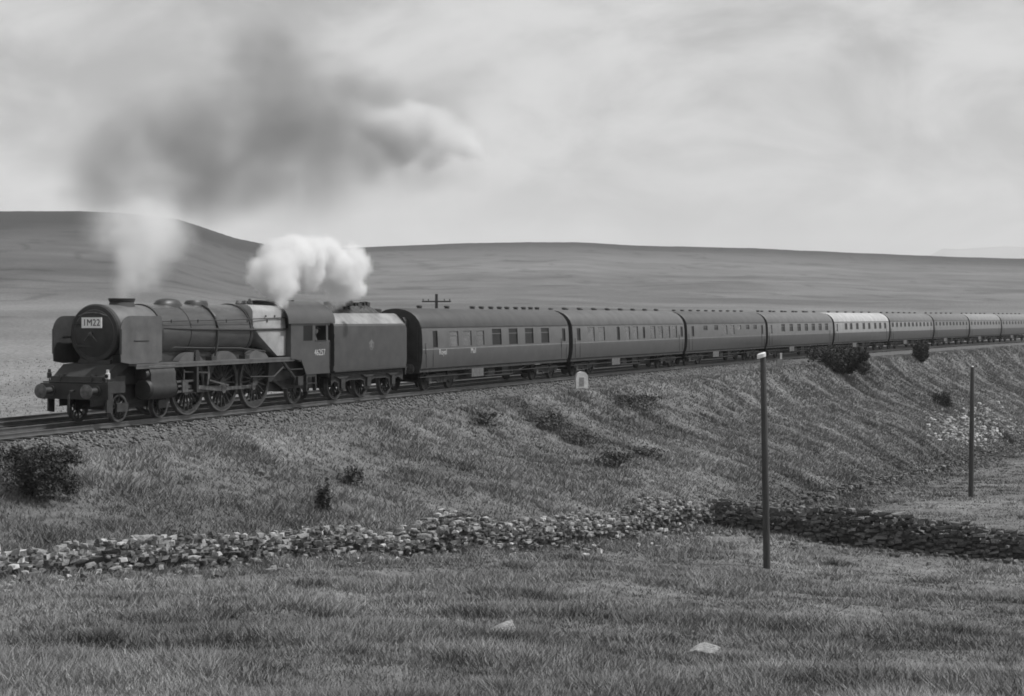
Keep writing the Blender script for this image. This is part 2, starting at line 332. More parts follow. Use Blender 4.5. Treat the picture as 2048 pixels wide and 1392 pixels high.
# ------------------------------------------------------------------ the locomotive (x back from the front buffers; the near side is -y)
loc, rz = on_line(0, 15.3); L = empty('steam_locomotive', loc, rz)
tag(L, 'large dark steam locomotive with smoke deflectors and white number board leading the train', 'locomotive')
MB().box(.62,15.0,-.62,-.58,.55,1.55).box(.62,15.0,.58,.62,.55,1.55).box(1.6,3.6,-.62,.62,1.1,2.0).box(10,14.6,-.7,.7,.75,1.6).box(4.3,11.2,-.66,.66,1.5,2.22).build('main_frame', M_blk, L, None)
MB().prismx([(-1.3,.78),(1.3,.78),(1.3,1.28),(-1.3,1.28)], .56, .64).build('buffer_beam', M_smk, L, None)
for y in (-.87, .87): buffer(L, 0, y)
MB().tube([(.56,0,1.05),(.35,0,1.04),(.3,0,.9),(.3,0,.55)], .035, 8).build('coupling_hook', M_blk, L)
MB().prismy([(.64,1.28),(.60,1.31),(1.35,1.86),(2.05,1.90),(2.05,1.83),(1.5,1.55),(.7,1.22)], -1.02, 1.02).build('front_apron', M_smk, L, 20)
MB().box(.66,1.9,-.98,.98,.95,1.5).build('front_frame_casing', M_blk, L, None)
for y in (-1.12, 1.12):
    MB().prismy([(.7,.38),(1.0,.33),(1.02,.95),(.72,.95)], y-.04*0-.03, y+.03).build('guard_iron', M_blk, L, None)
    MB().box(.62,.95,y-.13,y+.13,1.29,1.33).tube([(.78,y,1.33),(.78,y,1.42)], .02, 6).build('lamp_iron', M_blk, L)
lp = MB().lathez([(1.43,.075),(1.60,.075),(1.62,.05),(1.70,.045),(1.71,.06),(1.72,.02)], .78, -1.12, 14).build('headlamp', M_lamp, L)
MB().lathex([(.685,.05,1.52),(.70,.065,1.52),(.72,.065,1.52)], 14, -1.12).build('lens', M_glass, lp)
lp = MB().lathez([(1.43,.075),(1.60,.075),(1.62,.05),(1.70,.045),(1.71,.06),(1.72,.02)], .78, 1.12, 14).build('headlamp', M_blk, L)
# smokebox, boiler, firebox
SB = MB().lathex([(1.60,.80,2.86),(1.63,.90,2.86),(1.70,.93,2.86),(3.98,.93,2.86),(4.0,.90,2.86)], 48).build('smokebox', M_defl, L)
MB().lathex([(1.588,.78,2.86),(1.592,.90,2.86),(1.64,.945,2.86),(1.80,.945,2.86),(1.80,.93,2.86)], 48, caps=False).build('smokebox_front_ring', M_smk, L)
dr = MB().lathex([(1.44,.05,2.84),(1.45,.2,2.84),(1.49,.45,2.84),(1.55,.68,2.84),(1.60,.76,2.84),(1.605,.84,2.86)], 40).build('smokebox_door', M_smk, L)
MB().lathex([(1.36,.03,2.84),(1.38,.07,2.84),(1.46,.07,2.84)], 12).tube([(1.39,-.02,2.84),(1.39,-.26,2.6)], .016, 6).tube([(1.37,.02,2.84),(1.37,.2,2.62)], .016, 6).build('door_handle', M_mot, dr)
for z in (2.45, 3.2): MB().box(1.48,1.58,-.1,.74,z-.035,z+.035).build('hinge_strap', M_smk, dr, None)
MB().tube([(1.52,-.55,3.42),(1.50,-.3,3.5),(1.49,0,3.53),(1.50,.3,3.5),(1.52,.55,3.42)], .018, 6).build('handrail', M_mot, dr)
bd = MB().box(1.30,1.33,-.50,.27,3.03,3.37).build('number_board', M_wht, L, None)
text('reporting_number', '1M22', .30, M_inkd, bd, (1.296,-.115,3.195), (PI/2, 0, -PI/2), squeeze=.95)
for y in (-.40, .17): MB().box(1.33,1.56,y-.02,y+.02,3.1,3.14).build('board_bracket', M_smk, L, None)
MB().prismx([(-.75,1.2),(.75,1.2),(.62,2.15),(.72,2.45),(-.72,2.45),(-.62,2.15)], 1.7, 3.95).build('smokebox_saddle', M_blk, L, None)
ch = MB()
for sx in (0,): ch.ring([[(3.08+rx*math.cos(2*PI*k/28), ry*math.sin(2*PI*k/28), z) for k in range(28)] for z, rx, ry in ((3.66,.60,.40),(3.78,.54,.34),(3.87,.52,.31),(3.93,.56,.34),(4.0,.57,.35),(4.0,.48,.27),(3.7,.47,.26))], False)
ch.build('chimney', M_smk, L)
MB().lathex([(4.0,.94,2.86),(6.2,.965,2.865),(9.3,.99,2.85),(9.75,1.0,2.85)], 48).build('boiler', M_boil, L)
for x, w_, r in ((4.04,.11,.965),(5.75,.05,.972),(7.4,.05,.99),(9.62,.12,1.02)):
    MB().lathex([(x-w_/2, r-.05, 2.866),(x-w_/2, r, 2.866),(x+w_/2, r+.002, 2.866),(x+w_/2, r-.05, 2.866)], 48, caps=False).build('boiler_band', M_band, L)
MB().ring([[(5.72+rx*math.cos(2*PI*k/24), .40*rx/.62*math.sin(2*PI*k/24), z) for k in range(24)] for z, rx in ((3.72,.66),(3.84,.62),(3.95,.52),(4.01,.36),(4.03,.12))]).build('dome', M_band, L)
MB().ring([[(7.5+rx*math.cos(2*PI*k/24), .34*rx/.5*math.sin(2*PI*k/24), z) for k in range(24)] for z, rx in ((3.76,.56),(3.90,.52),(3.97,.46),(3.99,.2))]).build('top_feed', M_band, L)
MB().tube([(7.35,-.34,3.80),(7.35,-.62,3.68),(7.35,-.88,3.4),(7.35,-1.0,3.0),(7.3,-1.02,2.5),(7.2,-.98,2.0)], .04, 8).build('feed_pipe', M_band, L)
def fb_prof(zb, w, zt):
    h = [(-w, zb), (-w*1.02, max(zb+.05, 2.9)), (-w*1.0, max(zb+.08, 3.25))]+[(-(w-.34)-.34*math.cos(RAD(a)), zt-.34+.34*math.sin(RAD(a))) for a in (15,30,50,70,90)]
    return h+[(-y, z) for y, z in h[::-1]]
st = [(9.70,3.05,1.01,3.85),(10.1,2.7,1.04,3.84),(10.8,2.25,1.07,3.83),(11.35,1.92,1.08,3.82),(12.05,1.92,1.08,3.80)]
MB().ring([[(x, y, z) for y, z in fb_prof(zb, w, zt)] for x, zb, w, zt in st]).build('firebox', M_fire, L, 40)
for x in (10.55, 10.95):
    for y in (-.16, .16): MB().lathez([(3.86,.085),(3.93,.085),(3.95,.06),(4.0,.055)], x, y, 12).build('safety_valve', M_mot, L)
MB().tube([(11.55,.25,3.86),(11.55,.25,4.02)], .045, 8).lathez([(4.0,.07),(4.07,.05),(4.09,.02)], 11.55, .25, 10).build('whistle', M_mot, L)
for y, n in ((-1.05,1),(1.05,1)):
    MB().tube([(1.8,y*.93,3.22),(4,y*.95,3.24),(8,y*1.0,3.28),(11.9,y*1.07,3.36)], .02, 6).build('handrail', M_band, L)
    for x in (2.4,4.4,6,7.8,9.2,10.6): MB().lathez([(3.18,.02),(3.3,.02)], x, y*(.97+.006*x), 6).build('handrail_pillar', M_band, L)
MB().tube([(3.9,-.90,3.02),(6,-.97,2.96),(9.4,-1.04,2.92),(11.9,-1.13,2.92)], .045, 8).build('ejector_pipe', M_band, L)
MB().tube([(4.6,-.62,2.2),(4.9,-.8,2.35),(6.6,-.85,2.3),(9.0,-.86,2.25),(10.6,-1.0,2.1)], .03, 6).build('oil_pipe', M_band, L)
for x in (6.8, 9.0): MB().box(x-.16,x+.16,-1.2,-.95,1.865,2.0).lathez([(2.0,.06),(2.06,.06)], x, -1.08, 10).build('sandbox_filler', M_band, L)
for x, z in ((10.5,3.42),(11.15,3.42),(11.7,3.4)): MB().lathey([(-1.085,.045),(-1.10,.04)], x, z, 10).build('washout_plug', M_band, L)
# running plate, splashers, deflectors
for s in (-1, 1):
    MB().prismy([(2.05,1.86),(12.3,1.86),(12.75,1.72),(12.75,1.66),(12.25,1.79),(2.05,1.79)], s*.70, s*1.31).box(2.05,12.3,s*1.285-.012,s*1.285+.012,1.70,1.79).build('running_plate', M_defl, L, 20)
    for x in (5.69, 7.90, 10.11):
        p = arc(x, 1.05, 1.12, 1.12, 132, 48, 12); MB().prismy([(p[0][0],1.862)]+p+[(p[-1][0],1.862)], s*.72, s*.98).build('splasher', M_defl, L)
    dp = [(1.22,1.95),(1.18,2.3),(1.18,2.85)]+[(1.71-.53*math.cos(RAD(a)), 2.9+.52*math.sin(RAD(a))) for a in (15,30,45,60,75,90)]+[(3.38,3.42),(3.46,3.36),(3.46,1.95),(3.2,1.88),(1.7,1.88)]
    dfl = MB().prismy(dp, s*1.295, s*1.315).build('smoke_deflector', M_defl, L, 20)
    MB().prismy(dp, s*1.278, s*1.293).build('inner_face', M_smk, dfl, 20)
    MB().tube([(1.20,s*1.33,2.2),(1.20,s*1.33,3.0)], .015, 6).build('deflector_handrail', M_band, L); MB().tube([(1.9,s*1.33,2.62),(2.7,s*1.33,2.62)], .015, 6).build('deflector_handrail', M_band, L)
    for z in (2.9, 3.3): MB().tube([(2.2,s*1.28,z),(2.3,s*.86,z)], .018, 6).build('deflector_stay', M_blk, L)
    # cylinder and motion
    yy = s*1.12
    cy_ = [(.72,1.72),(1.10,1.76),(1.27,1.70),(1.34,1.52),(1.34,1.28),(1.40,1.12),(1.42,.98),(1.36,.80),(1.20,.68),(1.02,.66),(.72,.70)]
    MB().prismx([(s*a, b) for a, b in cy_], 2.80, 4.22).build('cylinder', M_blk, L, 50)
    for x0, x1 in ((2.70,2.80),(4.22,4.30)):
        MB().lathex([(x0,.30,1.02),(x1,.36,1.02)] if x0 < 3 else [(x0,.36,1.02),(x1,.30,1.02)], 24, yy-s*.04).build('cylinder_cover', M_blk, L)
        MB().lathex([(x0-.04,.15,1.50),(x1,.18,1.50)] if x0 < 3 else [(x0,.18,1.50),(x1+.04,.15,1.50)], 18, yy).build('valve_cover', M_blk, L)
    MB().box(2.76,4.26,min(s*.78,s*1.30),max(s*.78,s*1.30),1.765,1.785).build('steam_chest_cover', mat('highlight_top', .3, .5, .3, 4), L, None)  # pale colour paints the highlight along the top of the steam chest
    for z in (.86, 1.2): MB().box(4.2,5.6,yy-.04,yy+.04,z-.035,z+.035).build('slide_bar', M_mot, L, None)
    MB().tube([(4.2,yy,1.03),(5.0,yy,1.03)], .045, 10).build('piston_rod', M_mot, L)
    MB().box(4.85,5.2,yy-.07,yy+.07,.82,1.24).build('crosshead', M_mot, L, None)
    ang = RAD(215 if s < 0 else 125); cr_ = .355; cxp, czp = cr_*math.cos(ang), cr_*math.sin(ang)
    def rod(x0,z0,x1,z1,y,h0,h1,t=.05):
        d = Vector((x1-x0, z1-z0)).normalized(); nx, nz_ = -d.y, d.x
        return MB().prismy([(x0+nx*h0,z0+nz_*h0),(x1+nx*h1,z1+nz_*h1),(x1-nx*h1,z1-nz_*h1),(x0-nx*h0,z0-nz_*h0)], y-t/2, y+t/2)
    rod(5.03,1.03,7.90+cxp,1.03+czp,s*1.06,.055,.085).lathey([(s*1.02,.15),(s*1.10,.15)],7.90+cxp,1.03+czp,18).build('connecting_rod', M_mot, L, 30)
    cp = rod(5.69+cxp,1.03+czp,10.11+cxp,1.03+czp,s*.94,.06,.06)
    for x in (5.69,7.90,10.11): cp.lathey([(s*.90,.13),(s*.985,.13)], x+cxp, 1.03+czp, 18)
    cp.build('coupling_rod', M_mot, L, 30)
    rod(7.90+cxp*.4,1.03+czp*.4,6.55,1.18,s*1.17,.03,.03,.03).build('eccentric_rod', M_mot, L, 30)
    MB().prismy([(6.42,1.05),(6.52,1.03),(6.60,1.35),(6.56,1.70),(6.46,1.70),(6.48,1.35)], s*1.13-.02, s*1.13+.02).build('expansion_link', M_mot, L, 30)
    rod(5.05,1.52,6.5,1.45,s*1.13,.025,.03,.04).build('radius_rod', M_mot, L, 30)
    rod(4.95,.80,5.02,1.60,s*1.14,.03,.025,.03).build('combination_lever', M_mot, L, 30)
    MB().box(5.58,5.70,s*.75,s*1.28,.80,1.79).build('motion_bracket', M_blk, L, None); MB().box(6.40,6.62,s*.95,s*1.22,1.70,1.79).build('link_bracket', M_blk, L, None)
    MB().tube([(8.7,s*1.2,1.75),(9.2,s*1.2,1.2),(10.9,s*1.2,1.15),(11.6,s*1.2,1.5)], .03, 6).tube([(11.4,s*1.22,1.75),(12.4,s*1.22,1.05),(12.5,s*1.1,.8)], .06, 8).build('injector_pipe', M_blk, L)
    MB().box(12.55,12.95,s*1.22-.08,s*1.22+.08,.75,1.1).build('injector', M_blk, L, None)
    MB().prismy([(10.75,1.78),(12.2,1.78),(13.0,1.2),(14.3,1.2),(14.3,.62),(12.2,.62),(11.4,.95)], s*.80, s*.86).build('trailing_truck_frame', M_whl, L, None)
    for x in (5.69,7.90,10.11):
        w = put_wheel('driving_wheel', W_DRV, L, x, 1.03, s*.775)
        # balance weight
        pts = [(.88*math.cos(a), .88*math.sin(a)) for a in np.linspace(-.55,.55,10)]
        MB().prismy(pts, -.06, .04).build('balance_weight', M_whl, w, None)
    put_wheel('trailing_wheel', W_TRL, L, 13.03, .57, s*.775)
    for x, z in ((3.02,1.52),): pass
    MB().lathey([(s*1.0,.14),(s*1.04,.14)], 6.0, 2.1, 14).box(5.85,6.15,s*.85,s*1.05,1.87,2.0).build('lubricator', M_band, L)
    MB().prismy([(13.2,1.14),(14.0,1.14),(14.0,.5),(13.95,.5),(13.9,1.05),(13.3,1.05),(13.25,.5),(13.2,.5)], s*1.16, s*1.30).box(13.2,14.0,s*1.16,s*1.32,.46,.5).box(13.2,14.0,s*1.2,s*1.32,.78,.81).build('cab_step', M_blk, L, None)
bogie = MB().box(1.35,4.45,-.60,-.54,.42,.82).box(1.35,4.45,.54,.60,.42,.82).box(2.4,3.4,-.6,.6,.5,.8).box(1.45,2.05,-.99,-.90,.34,.62).box(3.74,4.34,-.99,-.90,.34,.62).build('front_bogie', M_blk, L, None)
for x in (1.75, 4.04):
    for y in (-.775, .775): put_wheel('bogie_wheel', W_BOG, bogie, x, .457, y)
MB().tube([(1.75,-.78,.457),(1.75,.78,.457)], .08, 10).tube([(4.04,-.78,.457),(4.04,.78,.457)], .08, 10).build('axle', M_blk, bogie)
for x in (5.69,7.9,10.11,13.03): MB().tube([(x,-.78,1.03 if x < 12 else .57),(x,.78,1.03 if x < 12 else .57)], .1, 10).build('axle', M_blk, L)
MB().prismx([(-.95,.95),(.95,.95),(1.0,1.75),(-1.0,1.75)], 10.9, 13.9).build('ashpan', M_blk, L, None)
# cab
cab = MB()
for s in (-1, 1):
    y0, y1 = s*1.30, s*1.33
    cab.prismy([(11.95,1.80),(12.75,1.72),(13.15,1.15),(15.05,1.15),(15.05,2.46),(11.95,2.46)], y0, y1)
    cab.box(11.95,12.9,*sorted((y0,y1)),2.46,3.05); cab.box(13.62,13.86,*sorted((y0,y1)),2.46,3.05); cab.box(14.74,14.9,*sorted((y0,y1)),2.46,3.05); cab.box(11.95,15.05,*sorted((y0,y1)),3.05,3.2)
cab = cab.build('cab_side', M_cab, L, None)
ap = [(-1.30,1.80),(-1.30,3.2)]+[(1.30*math.cos(RAD(a)), 3.14+.83*math.sin(RAD(a))**.82) for a in range(172, 4, -8)]+[(1.30,3.2),(1.30,1.80)]
MB().prismx(ap, 11.96, 12.0).build('cab_front', M_cab, L, None)
MB().box(11.97,14.0,-1.29,1.29,1.36,1.40).prismx([(-.9,1.4),(.9,1.4),(.9,3.3),(-.9,3.3)], 12.02, 12.5).build('cab_floor', M_blk, L, None)
for s in (-1, 1):
    MB().box(12.9,13.62,s*1.312-.004,s*1.312+.004,2.46,3.05).build('cab_window', M_glass, cab, None)
    MB().box(11.945,11.957,s*.95-.26,s*.95+.26,2.95,3.35).build('spectacle_window', M_glass, cab, None)
    MB().tube([(15.02,s*1.34,1.3),(15.02,s*1.34,2.4)], .016, 6).build('cab_handrail', M_mot, cab)
    MB().box(13.84,14.76,s*1.30-.05,s*1.34+.03,2.43,2.47).build('arm_rest', M_blk, cab, None)
outer = [(1.38*math.cos(RAD(a)), 3.13+.90*math.sin(RAD(a))**.80) for a in range(180, -1, -6)]
inner = [(1.345*math.cos(RAD(a)), 3.12+.87*math.sin(RAD(a))**.80) for a in range(0, 181, 6)]
MB().prismx(outer+inner, 11.70, 15.40).build('cab_roof', M_cab, L, 40)
MB().box(12.9,13.9,-.35,.35,3.99,4.05).build('roof_ventilator', M_cab, L, None)
text('cab_number', '46257', .34, M_num, cab, (14.22,-1.334,1.98), (PI/2,0,0))
text('cab_number', '46257', .31, M_num, cab, (14.22,1.334,1.98), (PI/2,0,PI))

# person at the cab window
def figure(root):
    p = MB(); px_, py_ = 0, 0
    bm_v = [(0,.10,.55),(0,.05,.85),(0,-.02,1.08),(0,-.05,1.22),(0,-.08,1.30),(0,-.10,1.40),(0,-.09,1.52),(-.20,-.02,1.10),(-.24,-.16,.92),(-.10,-.33,.90),(-.02,-.36,.92),(.20,-.0,1.10),(.26,.05,.85),(.24,-.08,.65)]
    ed = [(0,1),(1,2),(2,3),(3,4),(4,5),(5,6),(2,7),(7,8),(8,9),(9,10),(2,11),(11,12),(12,13)]
    rad = [.16,.16,.17,.075,.07,.095,.085,.075,.058,.045,.04,.075,.055,.045]
    me = bpy.data.meshes.new('person'); me.from_pydata(bm_v, ed, []); o = bpy.data.objects.new('person', me); link(o)
    me.materials.append(mat('overall_cloth', .09, .85, .3, 8))
    md = o.modifiers.new('skin', 'SKIN')
    for v, r in zip(me.skin_vertices[0].data, rad): v.radius = (r, r)
    me.skin_vertices[0].data[0].use_root = True
    o.modifiers.new('sub', 'SUBSURF').levels = 2; o.modifiers['sub'].render_levels = 2
    fme = MB().ring([[(.092*w*math.cos(2*PI*k/14), -.115+.10*w*math.sin(2*PI*k/14), z) for k in range(14)] for z, w in ((1.31,.45),(1.34,.8),(1.40,.98),(1.46,1.02),(1.52,.9),(1.55,.6))]).add([(-.02,-.215,1.43),(.02,-.215,1.43),(0,-.245,1.40),(0,-.21,1.47)], [(0,1,2),(0,2,3),(1,3,2)])
    fme.build('face', mat('skin', .36, .6, .1, 9), o)
    MB().lathez([(1.50,.115),(1.55,.12),(1.60,.11),(1.62,.05)], 0, -.10, 16).prismx([(-.30,1.50),(-.18,1.525),(-.18,1.51),(-.30,1.49)], -.08, .08).build('cap', M_blk, o)
    return o
pr = figure(L); q = Matrix.Translation(Vector(loc)) @ Matrix.Rotation(rz, 4, 'Z')
pr.matrix_world = q @ Matrix.Translation(Vector((14.32,-.97,1.42)))
tag(pr, 'person in dark overalls and cap leaning at the open cab window', 'person')

# ------------------------------------------------------------------ tender
loc, rz = on_line(15.2, 22.5); T = empty('tender', loc, rz); T['label'] = 'dark slab-sided tender heaped with coal, coupled behind the locomotive cab'; T['category'] = 'tender'
tw = []
prof_t = [(-1.28,1.22),(-1.31,1.5),(-1.31,3.02),(-1.28,3.08),(-.86,3.50),(-.80,3.52),(.80,3.52),(.86,3.50),(1.28,3.08),(1.31,3.02),(1.31,1.5),(1.28,1.22)]
def tprof(k, dz): return [(y*k, z if z < 2 else z-dz) for y, z in prof_t]
MB().ring([[(x, y, z) for y, z in tprof(k, dz)] for x, k, dz in ((.25,1,0),(6.3,1,0),(6.75,1,.0),(6.95,.97,.12))]).build('tank', M_cab, T, 25)
MB().ring([[(x, y, z+.012) for y, z in [(-1.285,3.085),(-.86,3.508),(-.80,3.53),(.80,3.53),(.86,3.508),(1.285,3.085)]] for x in (.27,6.6)], False, False).build('tank_top', mat('sunlit_tank_top', .24, .5, .35, 1.5), T, 25)  # paler sheet over the tank: sunlight on the upper slope put into its colour
fr = [(.3,1.1),(6.8,1.1),(6.8,.62)]
for x in (5.73, 3.44, 1.16): fr += [(x+.62,.78),(x+.34,.72),(x+.24,.36),(x-.24,.36),(x-.34,.72),(x-.62,.78)]
fr += [(.3,.62)]
MB().box(.15,6.9,-1.09,1.09,.95,1.22).prismy(fr, -1.15, -1.10).prismy(fr, 1.10, 1.15).box(.4,6.7,-.55,.55,.5,.96).build('tender_frame', M_under0, T, None)
co_ = MB(); n1, n2 = 26, 14
hp = [[(2.0+4.1*i/n1, -.84+1.68*j/n2, 3.40+.62*max(0, math.sin(PI*i/n1))**.6*max(0, math.sin(PI*j/n2))**.7*(.86+.28*random.random())) for j in range(n2+1)] for i in range(n1+1)]
co_.ring(hp, False, False).build('coal_heap', M_coal, T, None)
for k in range(26):
    MB().add([(a*random.uniform(.08,.17), b*random.uniform(.08,.15), c*random.uniform(.06,.13)) for a in (-1,1) for b in (-1,1) for c in (-1,1)], [(0,1,3,2),(4,6,7,5),(0,4,5,1),(2,3,7,6),(0,2,6,4),(1,5,7,3)]).build('coal_lump', M_coal, T, None, (random.uniform(2.6,5.6), random.uniform(-.55,.5), 3.93+random.uniform(-.08,.03)))
for s in (-1, 1):
    for x in (1.16, 3.44, 5.73):
        put_wheel('tender_wheel', W_TND, T, x, .648, s*.775)
        MB().box(x-.16,x+.16,s*1.08,s*1.24,.48,.86).build('axlebox', M_blk, T, None)
        MB().prismy([(x-.6,.98),(x+.6,.98),(x+.25,.88),(x-.25,.88)], s*1.13, s*1.22).build('leaf_spring', M_whl, T, None)
    MB().prismy([(.25,1.22),(6.85,1.22),(6.85,1.16),(.25,1.16)], s*1.10, s*1.34).build('valance', M_blk, T, None)
    MB().tube([(.22,s*1.34,1.4),(.22,s*1.34,2.7)], .016, 6).build('tender_handrail', M_mot, T)
    buffer(T, 7.3, s*.86, d=1, base=.4)
    cs = MB(); cs.ring([[(3.5+r*math.cos(2*PI*k/24), s*1.313, 2.2+r*math.sin(2*PI*k/24)) for k in range(24)] for r in (.20,.165)], False)
    cs.box(3.26,3.74,s*1.313-.002,s*1.313+.002,2.27,2.32); cs.prismy([(3.38,2.12),(3.42,2.36),(3.5,2.46),(3.58,2.36),(3.55,2.2),(3.62,2.08)], s*1.3115, s*1.314)
    cs.build('lion_and_wheel_crest', mat('crest', .17, .6, .15, 12), T, None)
MB().box(6.95,7.02,-1.2,1.2,.85,1.25).build('drag_beam', M_blk, T, None)
MB().tube([(6.96,-.95,1.3),(6.96,-.95,3.2)], .02, 6).tube([(6.96,-.7,1.3),(6.96,-.7,3.2)], .02, 6).build('ladder', M_blk, T)
MB().lathez([(3.5,.3),(3.72,.3),(3.75,.26),(3.76,.05)], 6.35, 0, 18).build('water_filler', M_blk, T)
for x in (1.16,3.44,5.73): MB().tube([(x,-.78,.648),(x,.78,.648)], .08, 8).build('axle', M_blk, T)
MB().box(-.25,.35,-1.05,1.05,1.2,1.3).build('fall_plate', M_blk, T, None)

# ------------------------------------------------------------------ coaches
SIDE = [(1.05,1.27),(1.35,1.335),(1.75,1.365),(2.05,1.365),(2.45,1.35),(2.78,1.325),(2.92,1.305)]   # z, half width
def half(z): return float(np.interp(z, [a for a, b in SIDE], [b for a, b in SIDE]))
ROOF = [(1.315,2.915),(1.30,3.02),(1.22,3.22),(1.05,3.44),(.80,3.62),(.50,3.74),(.2,3.79),(0,3.80)]
M_under = mat('underframe_black', .04, .7, .35, 4); M_end = mat('coach_end_black', .04, .6, .3, 3); M_vent = mat('roof_vent', .07, .7, .2, 9)
VENT = MB().lathez([(-.03,.13),(.06,.11),(.07,.16),(.12,.15),(.15,.06)], n=12).mesh('roof_ventilator', M_vent)
GROUP = 'coaches of the train'
def coach(u0, u1, label, wins, body_v, upper_v, roof_v, vents, letters=None, bogie_at=(3.0, 3.0), roof_rough=.5, zsplit=None, name='railway_coach', nwin=2):
    loc, rz = on_line(u0, u1); C = empty(name, loc, rz); tag(C, label, 'coach', GROUP); Ln = u1-u0; xa, xb = .32, Ln-.32
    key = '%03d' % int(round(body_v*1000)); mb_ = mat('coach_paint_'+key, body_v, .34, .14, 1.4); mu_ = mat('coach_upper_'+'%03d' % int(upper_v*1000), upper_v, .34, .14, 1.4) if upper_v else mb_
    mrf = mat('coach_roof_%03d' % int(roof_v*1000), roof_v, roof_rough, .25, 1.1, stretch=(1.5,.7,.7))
    # side panels with openings
    zw0, zw1 = 2.0, 2.80
    def strip(m, s, x0, x1, za, zb):
        zz = [za]+[z for z, _ in SIDE if za+.01 < z < zb-.01]+[zb]
        m.ring([[(x, s*half(z), z) for z in zz] for x in (x0, x1)], False, False)
    low, up = MB(), MB()
    for s in (-1, 1):
        strip(low, s, xa, xb, 1.05, 1.90); strip(up, s, xa, xb, 1.90, 2.92) if False else None
        ws = sorted([w for w in wins if w[4] in (0, s)])
        cur = xa
        # waist strip, cantrail strip
        strip(up, s, xa, xb, 1.90, zw0); strip(up, s, xa, xb, zw1, 2.92)
        for (xc, w, za, zb, _, kind) in ws:
            x0, x1 = xc-w/2, xc+w/2
            strip(up, s, cur, x0, zw0, zw1)
            if za > zw0+.01: strip(up, s, x0, x1, zw0, za)
            if zb < zw1-.01: strip(up, s, x0, x1, zb, zw1)
            ya, yb = s*half(za), s*half(zb); d = -s*.05            # reveals
            up.add([(x0,ya,za),(x1,ya,za),(x1,yb,zb),(x0,yb,zb),(x0,ya+d,za),(x1,ya+d,za),(x1,yb+d,zb),(x0,yb+d,zb)], [(0,1,5,4),(1,2,6,5),(2,3,7,6),(3,0,4,7)])
            cur = x1
        strip(up, s, cur, xb, zw0, zw1)
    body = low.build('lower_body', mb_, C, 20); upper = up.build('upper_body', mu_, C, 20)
    for (xc, w, za, zb, sd, kind) in wins:
        for s in ((-1, 1) if sd == 0 else (sd,)):
            ya, yb = s*(half(za)-.035), s*(half(zb)-.035)
            g = M_glass if kind in ('d', 'n') else M_pale
            zt = za+(zb-za)*.70
            yt = s*(half(zt)-.035)
            o = MB().add([(xc-w/2,ya,za),(xc+w/2,ya,za),(xc+w/2,yb,zb),(xc-w/2,yb,zb)], [(0,1,2,3)]).build('window', g, C, None)
            if kind != 'n' and w > .6 and u0 < 90:
                MB().add([(xc-w/2,yt+s*.006,zt-.02),(xc+w/2,yt+s*.006,zt-.02),(xc+w/2,yt+s*.004,zt+.02),(xc-w/2,yt+s*.004,zt+.02)], [(0,1,2,3)]).build('window_bar', mu_, o, None)
    rp = ROOF+[(-y, z) for y, z in ROOF[-2::-1]]
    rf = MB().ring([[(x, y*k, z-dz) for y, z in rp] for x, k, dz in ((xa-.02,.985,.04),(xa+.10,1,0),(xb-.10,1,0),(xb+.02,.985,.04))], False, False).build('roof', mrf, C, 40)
    for s in (-1, 1): MB().box(xa,xb,s*1.318-.02,s*1.318+.02,2.905,2.935).build('rain_gutter', mrf if roof_v < .12 else M_vent, rf, None)
    ep = [(half(z), z) for z, _ in SIDE][:-1]+[(y*.985, z-.04) for y, z in ROOF]; ep = ep+[(-y, z) for y, z in ep[-2::-1]]
    for x, d in ((xa, -1), (xb, 1)):
        e = MB().prismx(ep, x-.005 if d > 0 else x, x+.005 if d < 0 else x).build('end', M_end, C, None)
        MB().prismx([(-.62,1.1),(-.62,3.2),(-.5,3.38),(.5,3.38),(.62,3.2),(.62,1.1),(.45,1.1),(.45,3.15),(-.45,3.15),(-.45,1.1)], min(x,x+d*.30), max(x,x+d*.30)).build('gangway_bellows', M_under, e, None)
        MB().box(min(x,x+d*.02),max(x,x+d*.02),-.45,.45,1.1,3.15).build('gangway_door', M_under, e, None)
        for s in (-1, 1):
            buffer(C, x+d*.30, s*.86, d=d, base=.35)
            MB().tube([(x+d*.03,s*1.12,1.3),(x+d*.03,s*1.12,2.9)], .018, 6).build('end_handrail', M_under, e)
    MB().box(xa,xb,-1.22,-1.12,.88,1.05).box(xa,xb,1.12,1.22,.88,1.05).box(xa,xb,-1.2,1.2,1.04,1.06).box(xa,xa+.08,-1.2,1.2,.85,1.05).box(xb-.08,xb,-1.2,1.2,.85,1.05).build('underframe', M_under, C, None)
    mid = Ln/2
    for s in (-1, 1):
        MB().tube([(mid-4.2,s*1.1,.92),(mid-1.6,s*1.1,.48),(mid+1.6,s*1.1,.48),(mid+4.2,s*1.1,.92)], .035, 6).tube([(mid-1.6,s*1.1,.48),(mid-1.6,s*1.1,.92)], .03, 6).tube([(mid+1.6,s*1.1,.48),(mid+1.6,s*1.1,.92)], .03, 6).build('truss_rod', M_under, C)
        MB().box(mid-3.6,mid-2.2,s*1.02-.22,s*1.02+.1,.50,.90).build('battery_box', mat('battery_box_grey', .12, .7, .3, 5), C, None)
        MB().box(mid+.4,mid+1.2,s*.9-.2,s*.9+.2,.48,.9).build('equipment_box', M_under, C, None)
        MB().box(xa+.1,xb-.1,min(s*1.05,s*1.20),max(s*1.05,s*1.20),.64,.67).build('footboard', M_under, C, None)
        strip_ = MB(); strip_.box(xa,xb,s*1.367-.004,s*1.367+.004,1.90,1.935); strip_.build('waist_line', mat('pale_lining', .26, .5, .2, 3), body, None)
    MB().box(bogie_at[0]+1.9,Ln-bogie_at[1]-1.9,-.45,.45,.34,.95).build('dark_filler_box', M_under, C, None)  # added box that fills the pale gaps and keeps the underside dark
